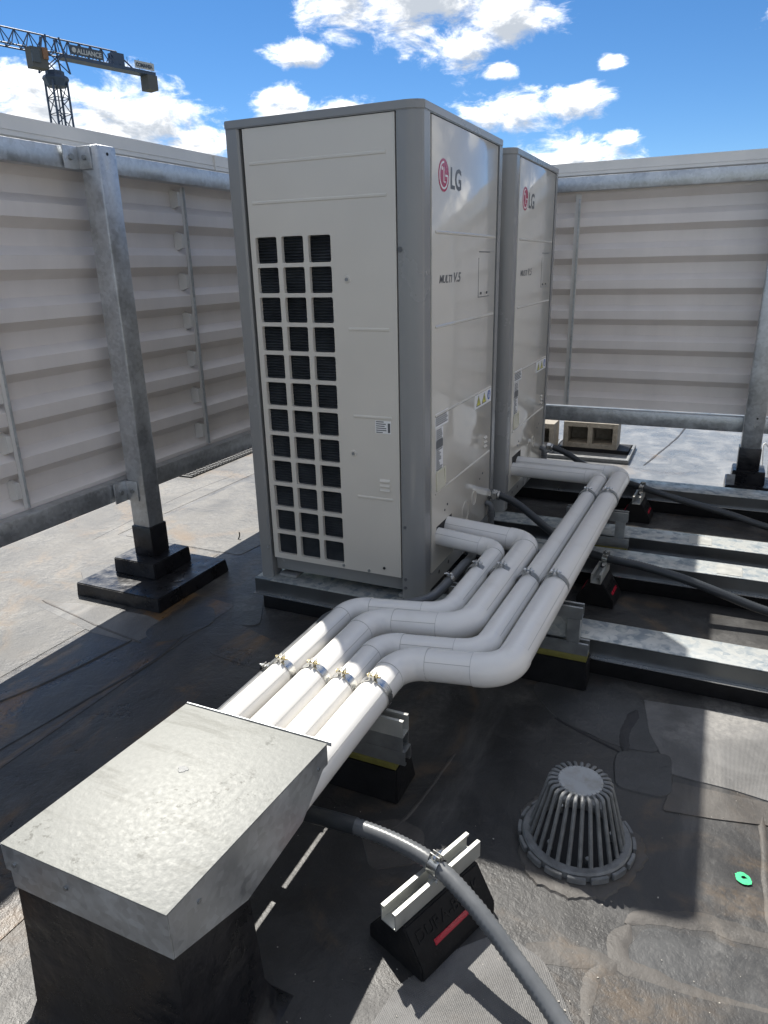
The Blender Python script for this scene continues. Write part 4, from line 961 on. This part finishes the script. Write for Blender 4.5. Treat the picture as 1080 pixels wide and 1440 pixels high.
def obox(bm, t0, t1, s0, s1, z0, z1):
    q = [ax+jd*t+js*s+Vector((0, 0, zb+z)) for z in (z0, z1) for t, s in ((t0, s0), (t1, s0), (t1, s1), (t0, s1))]
    v = [bm.verts.new(p) for p in q]
    for f in ((0, 1, 2, 3), (7, 6, 5, 4), (0, 4, 5, 1), (1, 5, 6, 2), (2, 6, 7, 3), (3, 7, 4, 0)): bm.faces.new([v[i] for i in f])
    return bm
part('counter_jib_deck', obox(NB(), .8, 11.6, -.7, .7, -.28, .05), 'crane', cr)
fs = -1 if (CAM-ax).dot(js) < 0 else 1            # side of the boom that faces the roof
sgn = part('sign_board', obox(NB(), 1.6, 5.3, fs*.72, fs*.80, .15, 1.0), 'cranesign', cr)
def ctext(s, t0, z0, size, width, m, parent, sfs=.81):
    rgt = jd if fs < 0 else -jd
    rgt = jd if (jd.dot(RT) > 0) else -jd
    o = ax+jd*t0+js*fs*sfs+Vector((0, 0, zb+z0))
    return part('sign_lettering', text_bm(s, size, o, rgt, (0, 0, 1), depth=.02, bold=.02, width=width), m, parent)
ctext('ALLIANCE', 2.35, .33, .62, 2.75, 'cranewhite', sgn)
part('sign_emblem', tube(NB(), [ax+jd*2.02+js*fs*.80+Vector((0, 0, zb+.57)), ax+jd*2.02+js*fs*.83+Vector((0, 0, zb+.57))], .24, 14), 'cranewhite', sgn)
wn_ = NB(); obox(wn_, 6.6, 7.9, -.55, .55, .05, 1.25); part('winch_housing', wn_, 'crane', cr)
bk = NB(); bar(bk, ax+jd*7.2+Vector((0, 0, zb+1.5)), ax+jd*9.3+Vector((0, 0, zb+.1)), .09); part('stay', bk, 'crane', cr)
sg2 = part('sign_board', obox(NB(), 9.0, 11.4, fs*.72, fs*.80, .12, .85), 'cranewhite', cr)
ctext('COMANSA', 9.12, .28, .52, 2.05, 'cranesign', sg2)
part('counterweight', obox(NB(), 10.5, 11.7, -.75, .75, -1.75, -.29), 'ballast', cr)
cbn = part('cab', obox(NB(), -3.1, -1.5, fs*.7, fs*1.9, -1.9, -.15), 'ballast', cr)
part('cab_window', obox(NB(), -3.12, -2.3, fs*1.9, fs*2.02, -1.5, -.35), 'craneglass', cbn)
part('cab_panel', obox(NB(), -2.0, -1.45, fs*.75, fs*2.03, -1.1, -.1), 'craneorange', cbn)
rl_ = NB()
for t_ in (8.6, 10.0, 11.6): bar(rl_, ax+jd*t_+Vector((0, 0, zb)), ax+jd*t_+Vector((0, 0, zb+1.2)), .03)
part('handrail', rl_, 'crane', cr)
